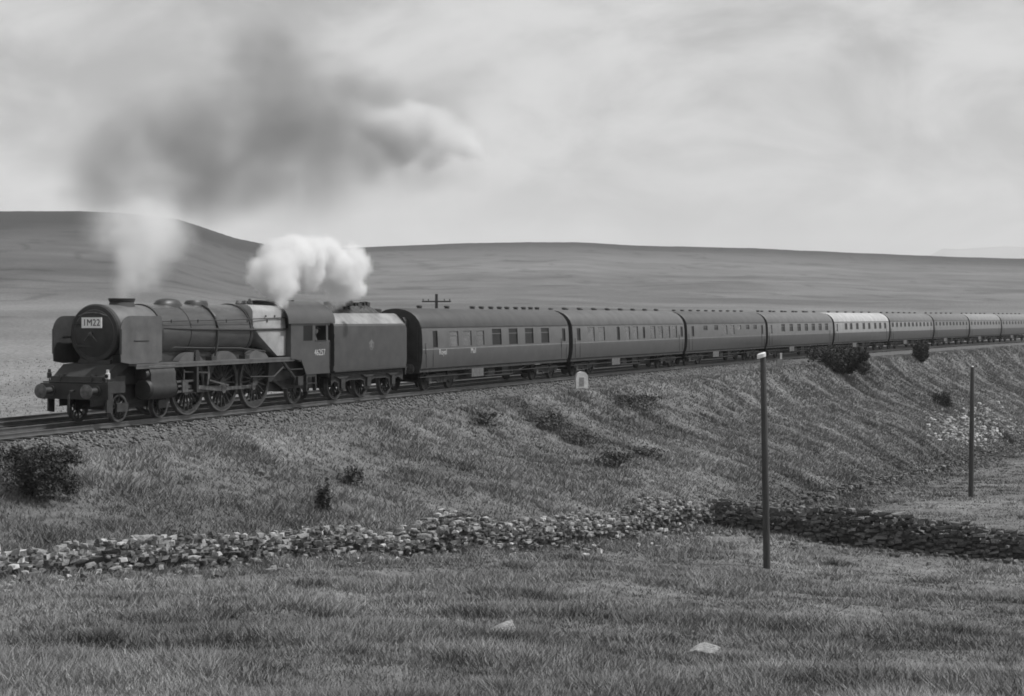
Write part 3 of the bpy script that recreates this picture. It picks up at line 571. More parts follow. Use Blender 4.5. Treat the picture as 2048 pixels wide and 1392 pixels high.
    MB().lathex([(mid-.6,.22,.62),(mid-.55,.26,.62),(mid+.2,.26,.62),(mid+.25,.22,.62)], 16, -.55).build('vacuum_cylinder', mat('cylinder_grey', .16, .6, .3, 5), C)
    for xc in (bogie_at[0], Ln-bogie_at[1]):
        bg_ = MB()
        for s in (-1, 1):
            bg_.prismy([(xc-1.75,.62),(xc-1.6,.74),(xc-.7,.74),(xc-.45,.60),(xc+.45,.60),(xc+.7,.74),(xc+1.6,.74),(xc+1.75,.62),(xc+1.75,.52),(xc+1.5,.46),(xc+.6,.46),(xc+.4,.36),(xc-.4,.36),(xc-.6,.46),(xc-1.5,.46),(xc-1.75,.52)], s*.98, s*1.06)
        bg_.box(xc-.5,xc+.5,-1.0,1.0,.42,.78)
        b_ = bg_.build('bogie', M_under, C, None)
        for dx in (-1.3, 1.3):
            MB().tube([(xc+dx,-.76,.458),(xc+dx,.76,.458)], .07, 8).build('axle', M_under, b_)
            for s in (-1, 1):
                o = obj('wheel', W_CCH[0], b_, (xc+dx, s*.765, .458), (0,0,PI if s > 0 else 0))
                MB().box(xc+dx-.13,xc+dx+.13,s*1.0-.02,s*1.1+.02,.33,.6).build('axlebox', M_tyre if dx < 0 else M_under, b_, None)
        for s in (-1, 1): MB().tube([(xc-.14,s*1.03,.40),(xc-.14,s*1.03,.62)], .07, 8).tube([(xc+.14,s*1.03,.40),(xc+.14,s*1.03,.62)], .07, 8).build('bolster_spring', M_under, b_)
    for xv, yv in vents: obj('roof_ventilator', VENT, rf, (xv, yv, 3.80-.12*abs(yv)))
    for s in (-1, 1):
        for xd in (xa+.75, xb-.75):
            if not letters or True:
                MB().box(xd-.36,xd-.352,s*1.362-.008,s*1.362+.008,1.1,2.0).box(xd+.352,xd+.36,s*1.362-.008,s*1.362+.008,1.1,2.0).build('door_edge', M_under, body, None)
                MB().tube([(xd-.45,s*1.385,1.7),(xd-.45,s*1.385,2.2)], .014, 5).build('grab_handle', M_mot, body)
    if letters:
        for t_, x in letters: text('lettering', t_, .36, M_num, body, (x,-half(1.78)-.006,1.76), (PI/2-.0,0,0))
    return C
CU = [23.25, 42.34, 63.47, 83.54, 104.52, 125.79, 145.22, 162.76, 180.06, 198.5]
D = lambda xs, w, z0=2.0, z1=2.8, k='d': [(x, w, z0, z1, 0, k) for x in xs]
o = CU[0]
coach(CU[0], CU[1], 'first coach behind the tender, with white lettering and four dark windows', D([1.67],.5,2.0,2.75,'n')+D([3.7,5.2,6.7],.95,2.02,2.72,'p')+D([8.73,10.84,12.99,15.23],1.15)+D([18.0],.5,2.05,2.75,'n'),
      .085, .105, .05, [(x, 0) for x in (2.75,5.75,8.75,9.85,11.05,12.15,13.15,14.35,15.45,16.45,17.4)], [('Royal', 2.45), ('Mail', 5.85)])
coach(CU[1], CU[2], 'second coach of the train, pale roof edge with a long row of ventilators', D([1.25],.55,2.05,2.75,'n')+D([3.2,4.9],1.1,k='p')+D([7.77],.5,2.0,2.8,'n')+D([9.4,10.9],.9,k='p')+D([12.46],.4,2.05,2.75,'n')+D([14.2,15.7,17.2,18.7],1.0,k='p')+D([20.2],.5,2.05,2.75,'n'),
      .08, .12, .09, [(1.2+k*1.17, .0 if k % 2 else .35) for k in range(17)])
coach(CU[2], CU[3], 'third coach of the train, small square dark windows set high', D([1.54],.5,2.05,2.75,'n')+D([4.37,6.84],.9,2.45,2.78)+D([9.0,10.8],1.0,2.1,2.78,'p')+D([12.6],.9,2.45,2.78,'p')+D([14.76,16.76],.9,2.45,2.78)+D([18.7],.5,2.05,2.75,'n'),
      .07, .115, .065, [(2+k*1.8, .2) for k in range(10)])
coach(CU[3], CU[4], 'fourth coach of the train, with seven evenly spaced dark windows', D([1.3],.5,2.05,2.75,'p')+D([4.61,7.01,9.4,11.67,13.92,16.22,18.41],1.0,2.2,2.8),
      .072, .16, .11, [(2+k*1.7, .2*(k % 2)) for k in range(11)])
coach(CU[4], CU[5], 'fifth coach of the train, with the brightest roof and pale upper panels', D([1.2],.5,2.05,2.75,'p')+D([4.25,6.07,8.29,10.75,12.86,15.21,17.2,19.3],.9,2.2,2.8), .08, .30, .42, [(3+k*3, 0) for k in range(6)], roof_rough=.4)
coach(CU[5], CU[6], 'sixth coach of the train, dark below with a line of small windows', D([1.2+k*1.7 for k in range(11)],.85,2.35,2.8), .065, .25, .13, [(2+k*2.4, .1) for k in range(7)])
coach(CU[6], CU[7], 'seventh coach of the train, short and dark between similar coaches far off', D([1.2+k*1.65 for k in range(10)],.8,2.4,2.8), .06, .19, .12, [(2+k*2.4, .1) for k in range(6)])
coach(CU[7], CU[8], 'eighth coach of the train, just inside the right edge of the picture', D([1.2+k*1.65 for k in range(10)],.8,2.4,2.8), .075, .22, .22, [(2+k*2.4, .1) for k in range(6)])
coach(CU[8], CU[9], 'last coach in view, cut off by the right edge', D([1.2+k*1.7 for k in range(10)],.8,2.4,2.8), .08, .2, .17, [(2+k*2.4, .1) for k in range(7)])

# ------------------------------------------------------------------ poles and posts
M_pole = mat('pole_wood', .055, .85, .3, 3, bump=.004, bscale=20, stretch=(6,6,.6)); M_ins = mat('porcelain', .75, .25, .05, 5)
def pole(x, y, h, r, label, lean=0.0):
    z = gz(x, y); P = empty('telegraph_pole', (x, y, z)); tag(P, label, 'pole', 'poles along the foot of the bank')
    MB().lathez([(-.5,r*1.12),(0,r*1.1),(h*.5,r),(h-.03,r*.86),(h,r*.7)], n=16).build('post', M_pole, P)
    P.rotation_euler = (0, lean, 0); return P
p1 = pole(7.66, 47, EYE-(711-HORIZON)/F*47-gz(7.66,47), .10, 'near dark wooden pole with a white cap, standing in the rough grass', -.018)
h1 = EYE-(711-HORIZON)/F*47-gz(7.66,47)
MB().ring([[(-.05+.135*w*math.cos(2*PI*k/18), .135*w*math.sin(2*PI*k/18), h1-.02+z+.28*.135*w*math.cos(2*PI*k/18)) for k in range(18)] for z, w in ((-.05,.7),(-.04,1),(.07,1),(.10,.7))]).build('white_cap', M_wht, p1)
p2 = pole(23.3, 79.4, EYE-(734-HORIZON)/F*79.4-gz(23.3,79.4), .12, 'farther dark wooden pole near the right edge of the picture, in front of pale scree', .012)
h2 = EYE-(734-HORIZON)/F*79.4-gz(23.3,79.4)
MB().lathez([(h2-.02,.05),(h2+.02,.06),(h2+.06,.02)], n=10).build('pole_cap', M_ins, p2)
x, y, _ = at(873, 600, 108); z0 = gz(x, y); P = empty('telegraph_pole', (x, y, z0)); tag(P, 'crossarm telegraph pole rising behind the first coach, beyond the line', 'pole')
hh = EYE+(HORIZON-588)/F*108-z0
MB().lathez([(-.4,.16),(0,.15),(hh,.10)], n=12).build('post', M_pole, P)
za = EYE+(HORIZON-603)/F*108-z0
ca = MB().box(-1.0,1.0,-.13,-.05,za-.05,za+.05).build('crossarm', M_pole, P, None)
for xx in (-.92,-.55,.55,.92): MB().lathez([(za+.05,.015),(za+.10,.05),(za+.18,.045),(za+.2,.02)], xx, -.09, 8).build('insulator', mat('dark_insulator', .12, .3, .1, 5), ca)
M_post = mat('whitewash', .70, .8, .2, 6, bump=.01, bscale=12)
def ray_v(px, v):                                           # spot on a line parallel to the track, v metres to its near side
    d = np.arange(20, 260, .02); return [(float((px-1024)/F*q), float(q)) for q in [d[int(np.argmax(uv((px-1024)/F*d, d)[1] < v))]]][0]
x, y = ray_v(1163, 2.75); s = F/y; z = -.44
mk = empty('marker_stone', (x, y, z), RAD(15)); tag(mk, 'small pale round-topped marker stone beside the track near the second coach', 'marker')
w_, h_ = 25/s, EYE-(743-HORIZON)/s-z
MB().prismy([(-w_/2,-.15),(w_/2,-.15)]+arc(0, h_-w_/2, w_/2, w_/2, 0, 180, 12), -.12, .12).build('slab', M_post, mk, 40)
MB().box(-w_*.26,w_*.16,-.125,-.119,.04,h_*.62).build('face_panel', mat('grey_panel', .3, .8, .3, 8), mk, None)  # darker grey panel on the face
x, y = ray_v(1562, 3.2); s = F/y; z = gz(x, y); hp_ = EYE-(706-HORIZON)/s-z; mk = empty('marker_post', (x, y, z)); tag(mk, 'thin white post at the top of the bank right of the near pole', 'marker')
MB().box(-2.0/s,2.0/s,-.05,.05,-.2,hp_).build('post', M_wht, mk, None); MB().box(-9/s,2.0/s,-.1,.1,-.1,hp_-12/s).build('foot', mat('grey_panel', .3, .8, .3, 8), mk, None)

# ------------------------------------------------------------------ stones
def stone_mesh(name, seed, m):
    import bmesh
    r = random.Random(seed); bm = bmesh.new()
    if seed % 3:
        bm.free(); j = lambda a: a*r.uniform(.28, .56); vs_ = [(j(a), j(b), j(c)*.9) for c in (-1, 1) for b in (-1, 1) for a in (-1, 1)]
        for _ in range(2): k = r.randrange(8); vs_[k] = tuple(c*.62 for c in vs_[k])
        return newmesh(name, vs_, [(0,2,3),(0,3,1),(4,5,7),(4,7,6),(0,1,5,4),(2,6,7),(2,7,3),(0,4,6,2),(1,3,7),(1,7,5)], m)
    bmesh.ops.create_icosphere(bm, subdivisions=1, radius=.5)
    rot = Matrix.Rotation(r.uniform(0, 3), 3, Vector((r.gauss(0,1), r.gauss(0,1), r.gauss(0,1))).normalized()); e = r.uniform(.75, 1.0)
    for v in bm.verts:
        c = rot @ v.co; k = max(abs(c.x), abs(c.y), abs(c.z)); v.co = c*((1-e)+e*.46/k)*r.uniform(.80, 1.22)
    me = bpy.data.meshes.new(name); bm.to_mesh(me); bm.free(); me.materials.append(m); return me
M_st = [mat('stone_%s' % n, v, .9, .35, 6, bump=.015, bscale=14, spec=.2) for n, v in (('dark', .10), ('grey', .17), ('mid', .26), ('pale', .42), ('lichened', .55))]
STN = [[stone_mesh('stone', 100*i+k, m) for k in range(6)] for i, m in enumerate(M_st)]
SV = [[(np.array([v.co[:] for v in me.vertices]), [tuple(p.vertices) for p in me.polygons]) for me in row] for row in STN]
def dry_wall(name, label, path, height, weights, ruin, n_obj, thick=.5, size=.30):
    """path: ground points (x, y); stones are laid course by course, the n_obj largest in view as single parts"""
    path = np.array(path, float); seg = np.hypot(*np.diff(path, axis=0).T); cum = np.concatenate([[0], np.cumsum(seg)])
    mid = path[len(path)//2]; root = empty(name, (mid[0], mid[1], gz(*mid))); tag(root, label, 'wall', 'dry stone walls'); ox, oy, oz = root.location
    stones = []; s = 0.0
    lv = np.arange(0, cum[-1], .5)
    ch_ = size*.56
    for course in range(int(height/ch_)+1):
        s = random.uniform(0, .2)
        while s < cum[-1]:
            ln = size*(random.uniform(.6, 1.5) if random.random() < .86 else random.uniform(1.7, 2.6))
            x = np.interp(s, cum, path[:,0]); y = np.interp(s, cum, path[:,1]); x2 = np.interp(s+.1, cum, path[:,0]); y2 = np.interp(s+.1, cum, path[:,1])
            d = math.hypot(x2-x, y2-y) or 1; tx, ty = (x2-x)/d, (y2-y)/d
            hloc = height*max(.12, 1-ruin*1.35*float(fbm(np.array([s/2.6]), np.array([3.3]), 9, 3)[0])**1.3)
            if course*ch_ < hloc:
                for side in (-1, 1):
                    if random.random() < .94-.25*ruin:
                        off = side*(thick*(.5-.12*course*ch_/height)-.06)+random.gauss(0, .04+.16*ruin)
                        px, py = x-ty*off, y+tx*off
                        top = course*ch_ > hloc-.2
                        w = weights if not top else [max(0, a-.02) if i < 2 else a*1.6 for i, a in enumerate(weights)]
                        stones.append((px, py, course*ch_+.05+random.gauss(0,.025), math.atan2(ty, tx)+random.gauss(0,.12+.6*ruin), ln*1.12, size*random.uniform(.7,1.2), ch_*random.uniform(.85,1.5)*(1.2 if top else 1), random.choices(range(5), w)[0], random.randrange(6)))
            s += ln*.92
    # tumbled stones at the foot
    for k in range(int(cum[-1]*60*ruin)):
        s = random.uniform(0, cum[-1]); i = min(np.searchsorted(cum, s), len(path)-1); x = np.interp(s, cum, path[:,0]); y = np.interp(s, cum, path[:,1])
        t = path[i]-path[max(i-1,0)]; t = t/(np.hypot(*t) or 1); off = random.choice((-1,-1,1))*(.25+abs(random.gauss(0, .8)))
        stones.append((x+t[1]*-off, y+t[0]*off, random.uniform(0,.08), random.uniform(0,6), random.uniform(.07,.28), random.uniform(.07,.24), random.uniform(.06,.2), random.choices(range(5), weights)[0], random.randrange(6)))
    arr = np.array([(a[0], a[1]) for a in stones]); zz = ground_z(arr[:,0], arr[:,1]); px = 1024+F*arr[:,0]/arr[:,1]
    nearside = np.array([1.0 if 0 < p < 2048 else .1 for p in px])
    rank = np.array([a[4]*a[6] for a in stones])/arr[:,1]**2*nearside*(1+.6*np.array([a[2] for a in stones])); order = np.argsort(-rank)
    rm = [MB() for _ in range(5)]
    for n_, i in enumerate(order):
        x, y, z, an, lx, ly, lz, mi, k = stones[i]
        P = (x-ox, y-oy, zz[i]+z-oz); tl = (random.gauss(0,.1), random.gauss(0,.1), an)
        if n_ < n_obj: obj('stone', STN[mi][k], root, P, tl, (lx, ly, lz))
        else:
            V, Fc = SV[mi][k]; c, s_ = math.cos(an), math.sin(an); Q = V*np.array([lx, ly, lz])
            rm[mi].add(np.stack([P[0]+c*Q[:,0]-s_*Q[:,1], P[1]+s_*Q[:,0]+c*Q[:,1], P[2]+Q[:,2]], -1).tolist(), Fc)
    for mi in range(5):
        if rm[mi].v: obj('smaller_stones', newmesh('smaller_stones', rm[mi].v, rm[mi].f, M_st[mi]), root)['kind'] = 'stuff'
    # earth and rubble core between the two faces
    cr = []
    for s in np.arange(0, cum[-1], .6):
        x = np.interp(s, cum, path[:,0]); y = np.interp(s, cum, path[:,1]); i = min(max(np.searchsorted(cum, s), 1), len(path)-1); t = (path[i]-path[i-1])/seg[i-1]; g_ = gz(x, y)
        hl = height*max(.12, 1-ruin*1.35*float(fbm(np.array([s/2.6]), np.array([3.3]), 9, 3)[0])**1.3)*.6; w_ = thick*.22
        cr.append([(x-t[1]*w_-ox, y+t[0]*w_-oy, g_-.2-oz), (x-t[1]*w_*.7-ox, y+t[0]*w_*.7-oy, g_+hl-oz), (x+t[1]*w_*.7-ox, y-t[0]*w_*.7-oy, g_+hl-oz), (x+t[1]*w_-ox, y-t[0]*w_-oy, g_-.2-oz)])
    MB().ring(cr).build('rubble_core', M_st[0], root, None)
    return root
def along(us, dv): return [tuple(map(float, pos(u, np.interp(u, TOE_U, TOE_V)+dv))) for u in us]
dry_wall('dry_stone_wall', 'tumbled pale dry stone wall along the foot of the bank below the locomotive', along(np.arange(-34, 17.6, .8), .7), 1.22, [.30,.30,.25,.12,.03], .6, 300, 1.05, .14)
dry_wall('dry_stone_wall', 'low dark dry stone wall at the foot of the bank, running off behind the farther pole', along(np.arange(18, 125, 1.2), .8), .62, [.66,.30,.04,0,0], .6, 120, .5, .2)
jx, jy = map(float, pos(16.5, np.interp(16.5, TOE_U, TOE_V)+1.0))
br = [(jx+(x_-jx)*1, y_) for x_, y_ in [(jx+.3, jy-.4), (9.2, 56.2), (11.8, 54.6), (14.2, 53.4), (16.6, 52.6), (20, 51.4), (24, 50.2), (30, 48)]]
dry_wall('dry_stone_wall', 'dark dry stone wall leaving the bank and crossing behind the near pole to the right edge', br, 1.25, [.68,.27,.05,0,0], .25, 300, .5, .19)  # mostly dark stones: the shade on this wall's face put into their tone
def boulder(px, py, w, h, label, k):
    x, y, z = hit(px, py); s = F/y; import bmesh
    bm = bmesh.new(); r = random.Random(k)
    for q in range(26):
        a, e = r.uniform(0, 2*PI), r.uniform(-.5, .9); c = math.sqrt(max(0, 1-e*e*.8)); rr_ = r.uniform(.72, 1.08); bm.verts.new((c*math.cos(a)*rr_, c*math.sin(a)*rr_, e*rr_*(.75+.4*math.cos(a-.6))))
    h_ = bmesh.ops.convex_hull(bm, input=bm.verts); bmesh.ops.delete(bm, geom=[v for v in bm.verts if not v.link_faces], context='VERTS')
    bmesh.ops.bevel(bm, geom=list(bm.edges), offset=.05, segments=1, affect='EDGES')
    me = bpy.data.meshes.new('boulder'); bm.to_mesh(me); bm.free(); me.materials.append(mat('boulder_stone', .30, .9, .4, 3, bump=.03, bscale=7, spec=.2))
    b = obj('boulder', me, None, (x, y, gz(x, y)+.30*h/s), (r.uniform(-.12,.12),r.uniform(-.2,.2),r.uniform(-.4,.4)), (w/2/s, w/3.4/s, h/s)); return tag(b, label, 'boulder', 'boulders in the grass')
boulder(1000, 1276, 92, 24, 'flat pale boulder in the grass, bottom centre of the picture', 11)
boulder(1408, 1313, 76, 25, 'angular pale boulder in the grass, bottom right below the near pole', 5)
# pale stones lying on the bank (each its own thing)
for k, (px, py, w, h, lab) in enumerate([(505,940,14,9,'upper left stone of the pale cluster high on the grassy bank'),(520,948,16,10,'largest stone of the pale cluster high on the grassy bank'),(533,957,13,9,'lower right stone of the pale cluster high on the grassy bank'),(560,972,13,8,'lone pale stone just below the cluster on the bank'),(491,946,8,7,'small outlying stone at the left of the pale cluster on the bank'),(785,815,9,7,'tiny white stone at the edge of the ballast below the tender')]):
    b = boulder(px, py, w, h, lab, 20+k); b.name = 'loose_stone'; b['category'] = 'stone'; b['group'] = 'loose stones on the bank'
# scree at the right
scr = [MB() for _ in range(5)]
for k in range(420):
    px, py = random.gauss(1948, 44), random.gauss(856, 22)
    if not 1850 < px < 2120: continue
    x, y, z = at(px, py, 1); 
    x, y, z = hit(px, py); mi = random.choices((2,3,4), (.6,.36,.04))[0]; V, Fc = SV[mi][k % 4]; a = random.uniform(0,6); c, s_ = math.cos(a), math.sin(a); Q = V*np.array([random.uniform(.2,.55), random.uniform(.2,.5), random.uniform(.15,.35)])
    scr[mi].add(np.stack([x+c*Q[:,0]-s_*Q[:,1], y+s_*Q[:,0]+c*Q[:,1], gz(x,y)+.05+Q[:,2]], -1).tolist(), Fc)
for mi in (2,3,4): obj('scree', newmesh('scree', scr[mi].v, scr[mi].f, M_st[mi]))['kind'] = 'stuff'

# ------------------------------------------------------------------ grass: blades over the near bank and the field
def blades(name, N, sample, hfun, m, fixed=None):
    X, Y, A0, K0 = sample(N); Z = ground_z(X, Y); n = len(X); d = np.hypot(X, Y)
    tn = near_tone(X, Y) if fixed is None else fixed(X, Y); hh_, ww = hfun(X, Y, d)
    a = A0+RNG.normal(0, .6, n); lean = RNG.uniform(.4, 1.5, n)
    dx, dy = np.cos(a)*lean*hh_-.10*hh_, np.sin(a)*lean*hh_
    pa = RNG.uniform(0, 2*PI, n); wx, wy = np.cos(pa)*ww, np.sin(pa)*ww*.5
    P = np.empty((n, 3, 3))
    P[:,0] = np.stack([X-wx, Y-wy, Z-.03], -1); P[:,1] = np.stack([X+wx, Y+wy, Z-.03], -1); P[:,2] = np.stack([X+dx, Y+dy, Z+hh_*RNG.uniform(.8, 1.0, n)], -1)
    me = bpy.data.meshes.new(name); fill(me, P.reshape(-1,3), np.arange(n*3).reshape(-1, 3))
    t = np.repeat(np.clip(tn*K0*RNG.uniform(.8, 1.25, n), .03, .45), 3)
    at2 = me.attributes.new('tone', 'FLOAT', 'POINT'); at2.data.foreach_set('value', t.astype(np.float32)); me.materials.append(m)
    o = obj(name, me); o['kind'] = 'stuff'; return o
def tussocks(cx, cy, N, rad):
    """N blades grouped round the centres: position, outward heading, tone of the tussock"""
    i = RNG.integers(0, len(cx), N); r = np.abs(RNG.normal(0, 1, N))*rad[i]*.6; a = RNG.uniform(0, 2*PI, N); tone = RNG.uniform(.72, 1.3, len(cx))
    return cx[i]+r*np.cos(a), cy[i]+r*np.sin(a), a, tone[i]
M_grass = mat('grass_blade', .2, .75, .12, 1.5, attr='tone', spec=.2)
def s_field(N):
    n0 = 60000; r = np.exp(RNG.uniform(math.log(9), math.log(170), n0)); A_ = RNG.uniform(-.42, .42, n0); cx, cy = r*np.sin(A_), r*np.cos(A_); u, v = uv(cx, cy); tv = np.interp(u, TOE_U, TOE_V)
    k = (v > tv+.1) & (fbm(cx/1.6, cy/1.6, 81, 3)+RNG.uniform(-.25, .25, n0) > .46); cx, cy, r = cx[k], cy[k], r[k]
    a = tussocks(cx, cy, int(N*.62), RNG.uniform(.10, .30, len(cx))*(1+r/90))
    n1 = int(N*1.1); r = np.exp(RNG.uniform(math.log(9), math.log(170), n1)); A_ = RNG.uniform(-.42, .42, n1); X, Y = r*np.sin(A_), r*np.cos(A_); u, v = uv(X, Y); k = v > np.interp(u, TOE_U, TOE_V)+.1
    X, Y = X[k][:int(N*.38)], Y[k][:int(N*.38)]; b = (X, Y, RNG.uniform(0, 2*PI, len(X)), np.ones(len(X)))
    return [np.concatenate([p, q]) for p, q in zip(a, b)]
def h_field(X, Y, d): c = fbm(X/1.6, Y/1.6, 81, 3); u, v = uv(X, Y); return (.07+.13*sstep(.4,.75,c)+.14*sstep(3.2, 1.2, v-np.interp(u, TOE_U, TOE_V)))*RNG.uniform(.5,1.3,len(X)), .005+.0004*d
g1 = blades('field_grass', 620000, s_field, h_field, M_grass)
def s_bank(N):
    n0 = 50000; u = -42+(RNG.uniform(0, 1, n0)**1.9)*260; tv = np.interp(u, TOE_U, TOE_V); v = 2.3+(tv+1.2-2.3)*RNG.uniform(0, 1, n0)
    k = (v+1.2*(fbm(u/1.7, v/1.7, 95, 3)-.5) > 2.55) & (fbm(u/1.4, v/2.2, 91, 3)+RNG.uniform(-.3, .3, n0) > .42); cx, cy = pos(u[k], v[k])
    a = tussocks(cx, cy, int(N*.6), RNG.uniform(.12, .32, len(cx))*(1+np.hypot(cx, cy)/120))
    n1 = int(N*.4); u = -42+(RNG.uniform(0, 1, n1)**1.9)*260; tv = np.interp(u, TOE_U, TOE_V); v = 2.3+(tv+1.2-2.3)*RNG.uniform(0, 1, n1); k = v+1.2*(fbm(u/1.7, v/1.7, 95, 3)-.5) > 2.5
    X, Y = pos(u[k], v[k]); b = (X, Y, RNG.uniform(0, 2*PI, len(X)), np.ones(len(X)))
    return [np.concatenate([p, q]) for p, q in zip(a, b)]
def h_bank(X, Y, d): u, v = uv(X, Y); c = fbm(u/1.4, v/2.2, 91, 3); return (.10+.14*sstep(.38,.75,c))*RNG.uniform(.5,1.3,len(X))*(.45+.55*sstep(2.4,4.5,v)), .005+.0004*d
g2 = blades('bank_grass', 620000, s_bank, h_bank, M_grass)
def s_moor(N):
    u = -45+RNG.uniform(0, 1, N)*110; v = -6.8-110*RNG.uniform(0, 1, N)**2.6; X, Y = pos(u, v); return X, Y, RNG.uniform(0, 2*PI, N), RNG.uniform(.8, 1.2, N)
blades('moor_grass', 60000, s_moor, lambda X, Y, d: (RNG.uniform(.03,.10,len(X)), .010+.0004*d), M_grass, moor_tone)

# ------------------------------------------------------------------ shrubs
def shrub(name, px, py, wpx, hpx, label, tone, dens=1.0, cat='bush'):
    x, y, z = hit(px, py); s = F/y; w, h = wpx/s/2, hpx/s; B = empty(name, (x, y, gz(x, y))); tag(B, label, cat, 'dark bushes on the bank')
    st = MB(); n = int(2200*dens*min(3, max(.6, w*h))); leaf = .022+.0006*y
    tips = []
    for k in range(9):
        a = random.uniform(0, 2*PI); q = math.sqrt(random.random()); t = (w*.75*q*math.cos(a), w*.6*q*math.sin(a), h*random.uniform(.45,.9)); tips.append(t)
        st.tube([(t[0]*.1,t[1]*.1,-.1),(t[0]*.5,t[1]*.5,t[2]*.5),t], [.03,.02,.008], 5)
    st.build('stem', mat('twig', .05, .9, .2, 5), B)
    lumps = [(random.gauss(0,.42)*w, random.gauss(0,.4)*w, h*random.uniform(.08,.75), random.uniform(.18,.45)) for _ in range(22)]
    vs_, fs_ = [], []
    for k in range(n):
        lx, ly, lz, lr = random.choice(lumps); d = Vector((random.gauss(0,1), random.gauss(0,1), random.gauss(0,1))).normalized()*random.random()**.4
        c = Vector((lx+d.x*lr*w, ly+d.y*lr*w, max(.02, lz+d.z*lr*h*.8))); 
        a = Vector((random.gauss(0,1), random.gauss(0,1), random.gauss(0,1))).normalized(); b = a.cross(Vector((random.gauss(0,1), random.gauss(0,1), random.gauss(0,1)))).normalized(); l = leaf*random.uniform(.6,1.5); i0 = len(vs_)
        vs_ += [c-a*l, c+b*l*.45, c+a*l*1.2, c-b*l*.45]; fs_.append((i0,i0+1,i0+2,i0+3))
    obj('foliage', newmesh('foliage', vs_, fs_, mat('gorse_%03d' % int(tone*1000), tone, .8, .4, 3, spec=.2)), B)
    return B
for a in [(70,992,190,112,'large dark bush on the bank at the left edge, below the track',.06,2.0),
          (1682,748,105,66,'large dark bush at the top of the bank under the fourth and fifth coaches',.06,1.8),
          (1840,722,34,42,'narrow dark bush on the bank below the sixth coach',.06,1.2),
          (1886,812,44,30,'low dark bush on the bank above the pale scree',.08,.8),
          (706,972,60,44,'dark round bush halfway down the bank, the upper one of a pair',.09,.6),
          (646,1024,34,72,'narrow dark bush low on the bank, the lower one of a pair',.085,.6),
          (1085,852,140,30,'broad dark heather clump on the bank below the end of the first coach',.10,.5),
          (965,850,80,30,'small heather clump on the bank below the middle of the first coach',.11,.4),
          (1262,812,150,26,'wide heather clump on the bank below the second coach',.10,.45),
          (1158,890,90,28,'heather clump on the bank below the pale marker stone',.10,.45),
          (1232,935,90,36,'dark heather clump in the middle of the bank right of the others',.095,.5),
          (1290,915,70,26,'small dark heather clump nearest the near pole, mid bank',.10,.4)]: shrub('bush', a[0], a[1], a[2], a[3], a[4], a[5], a[6])

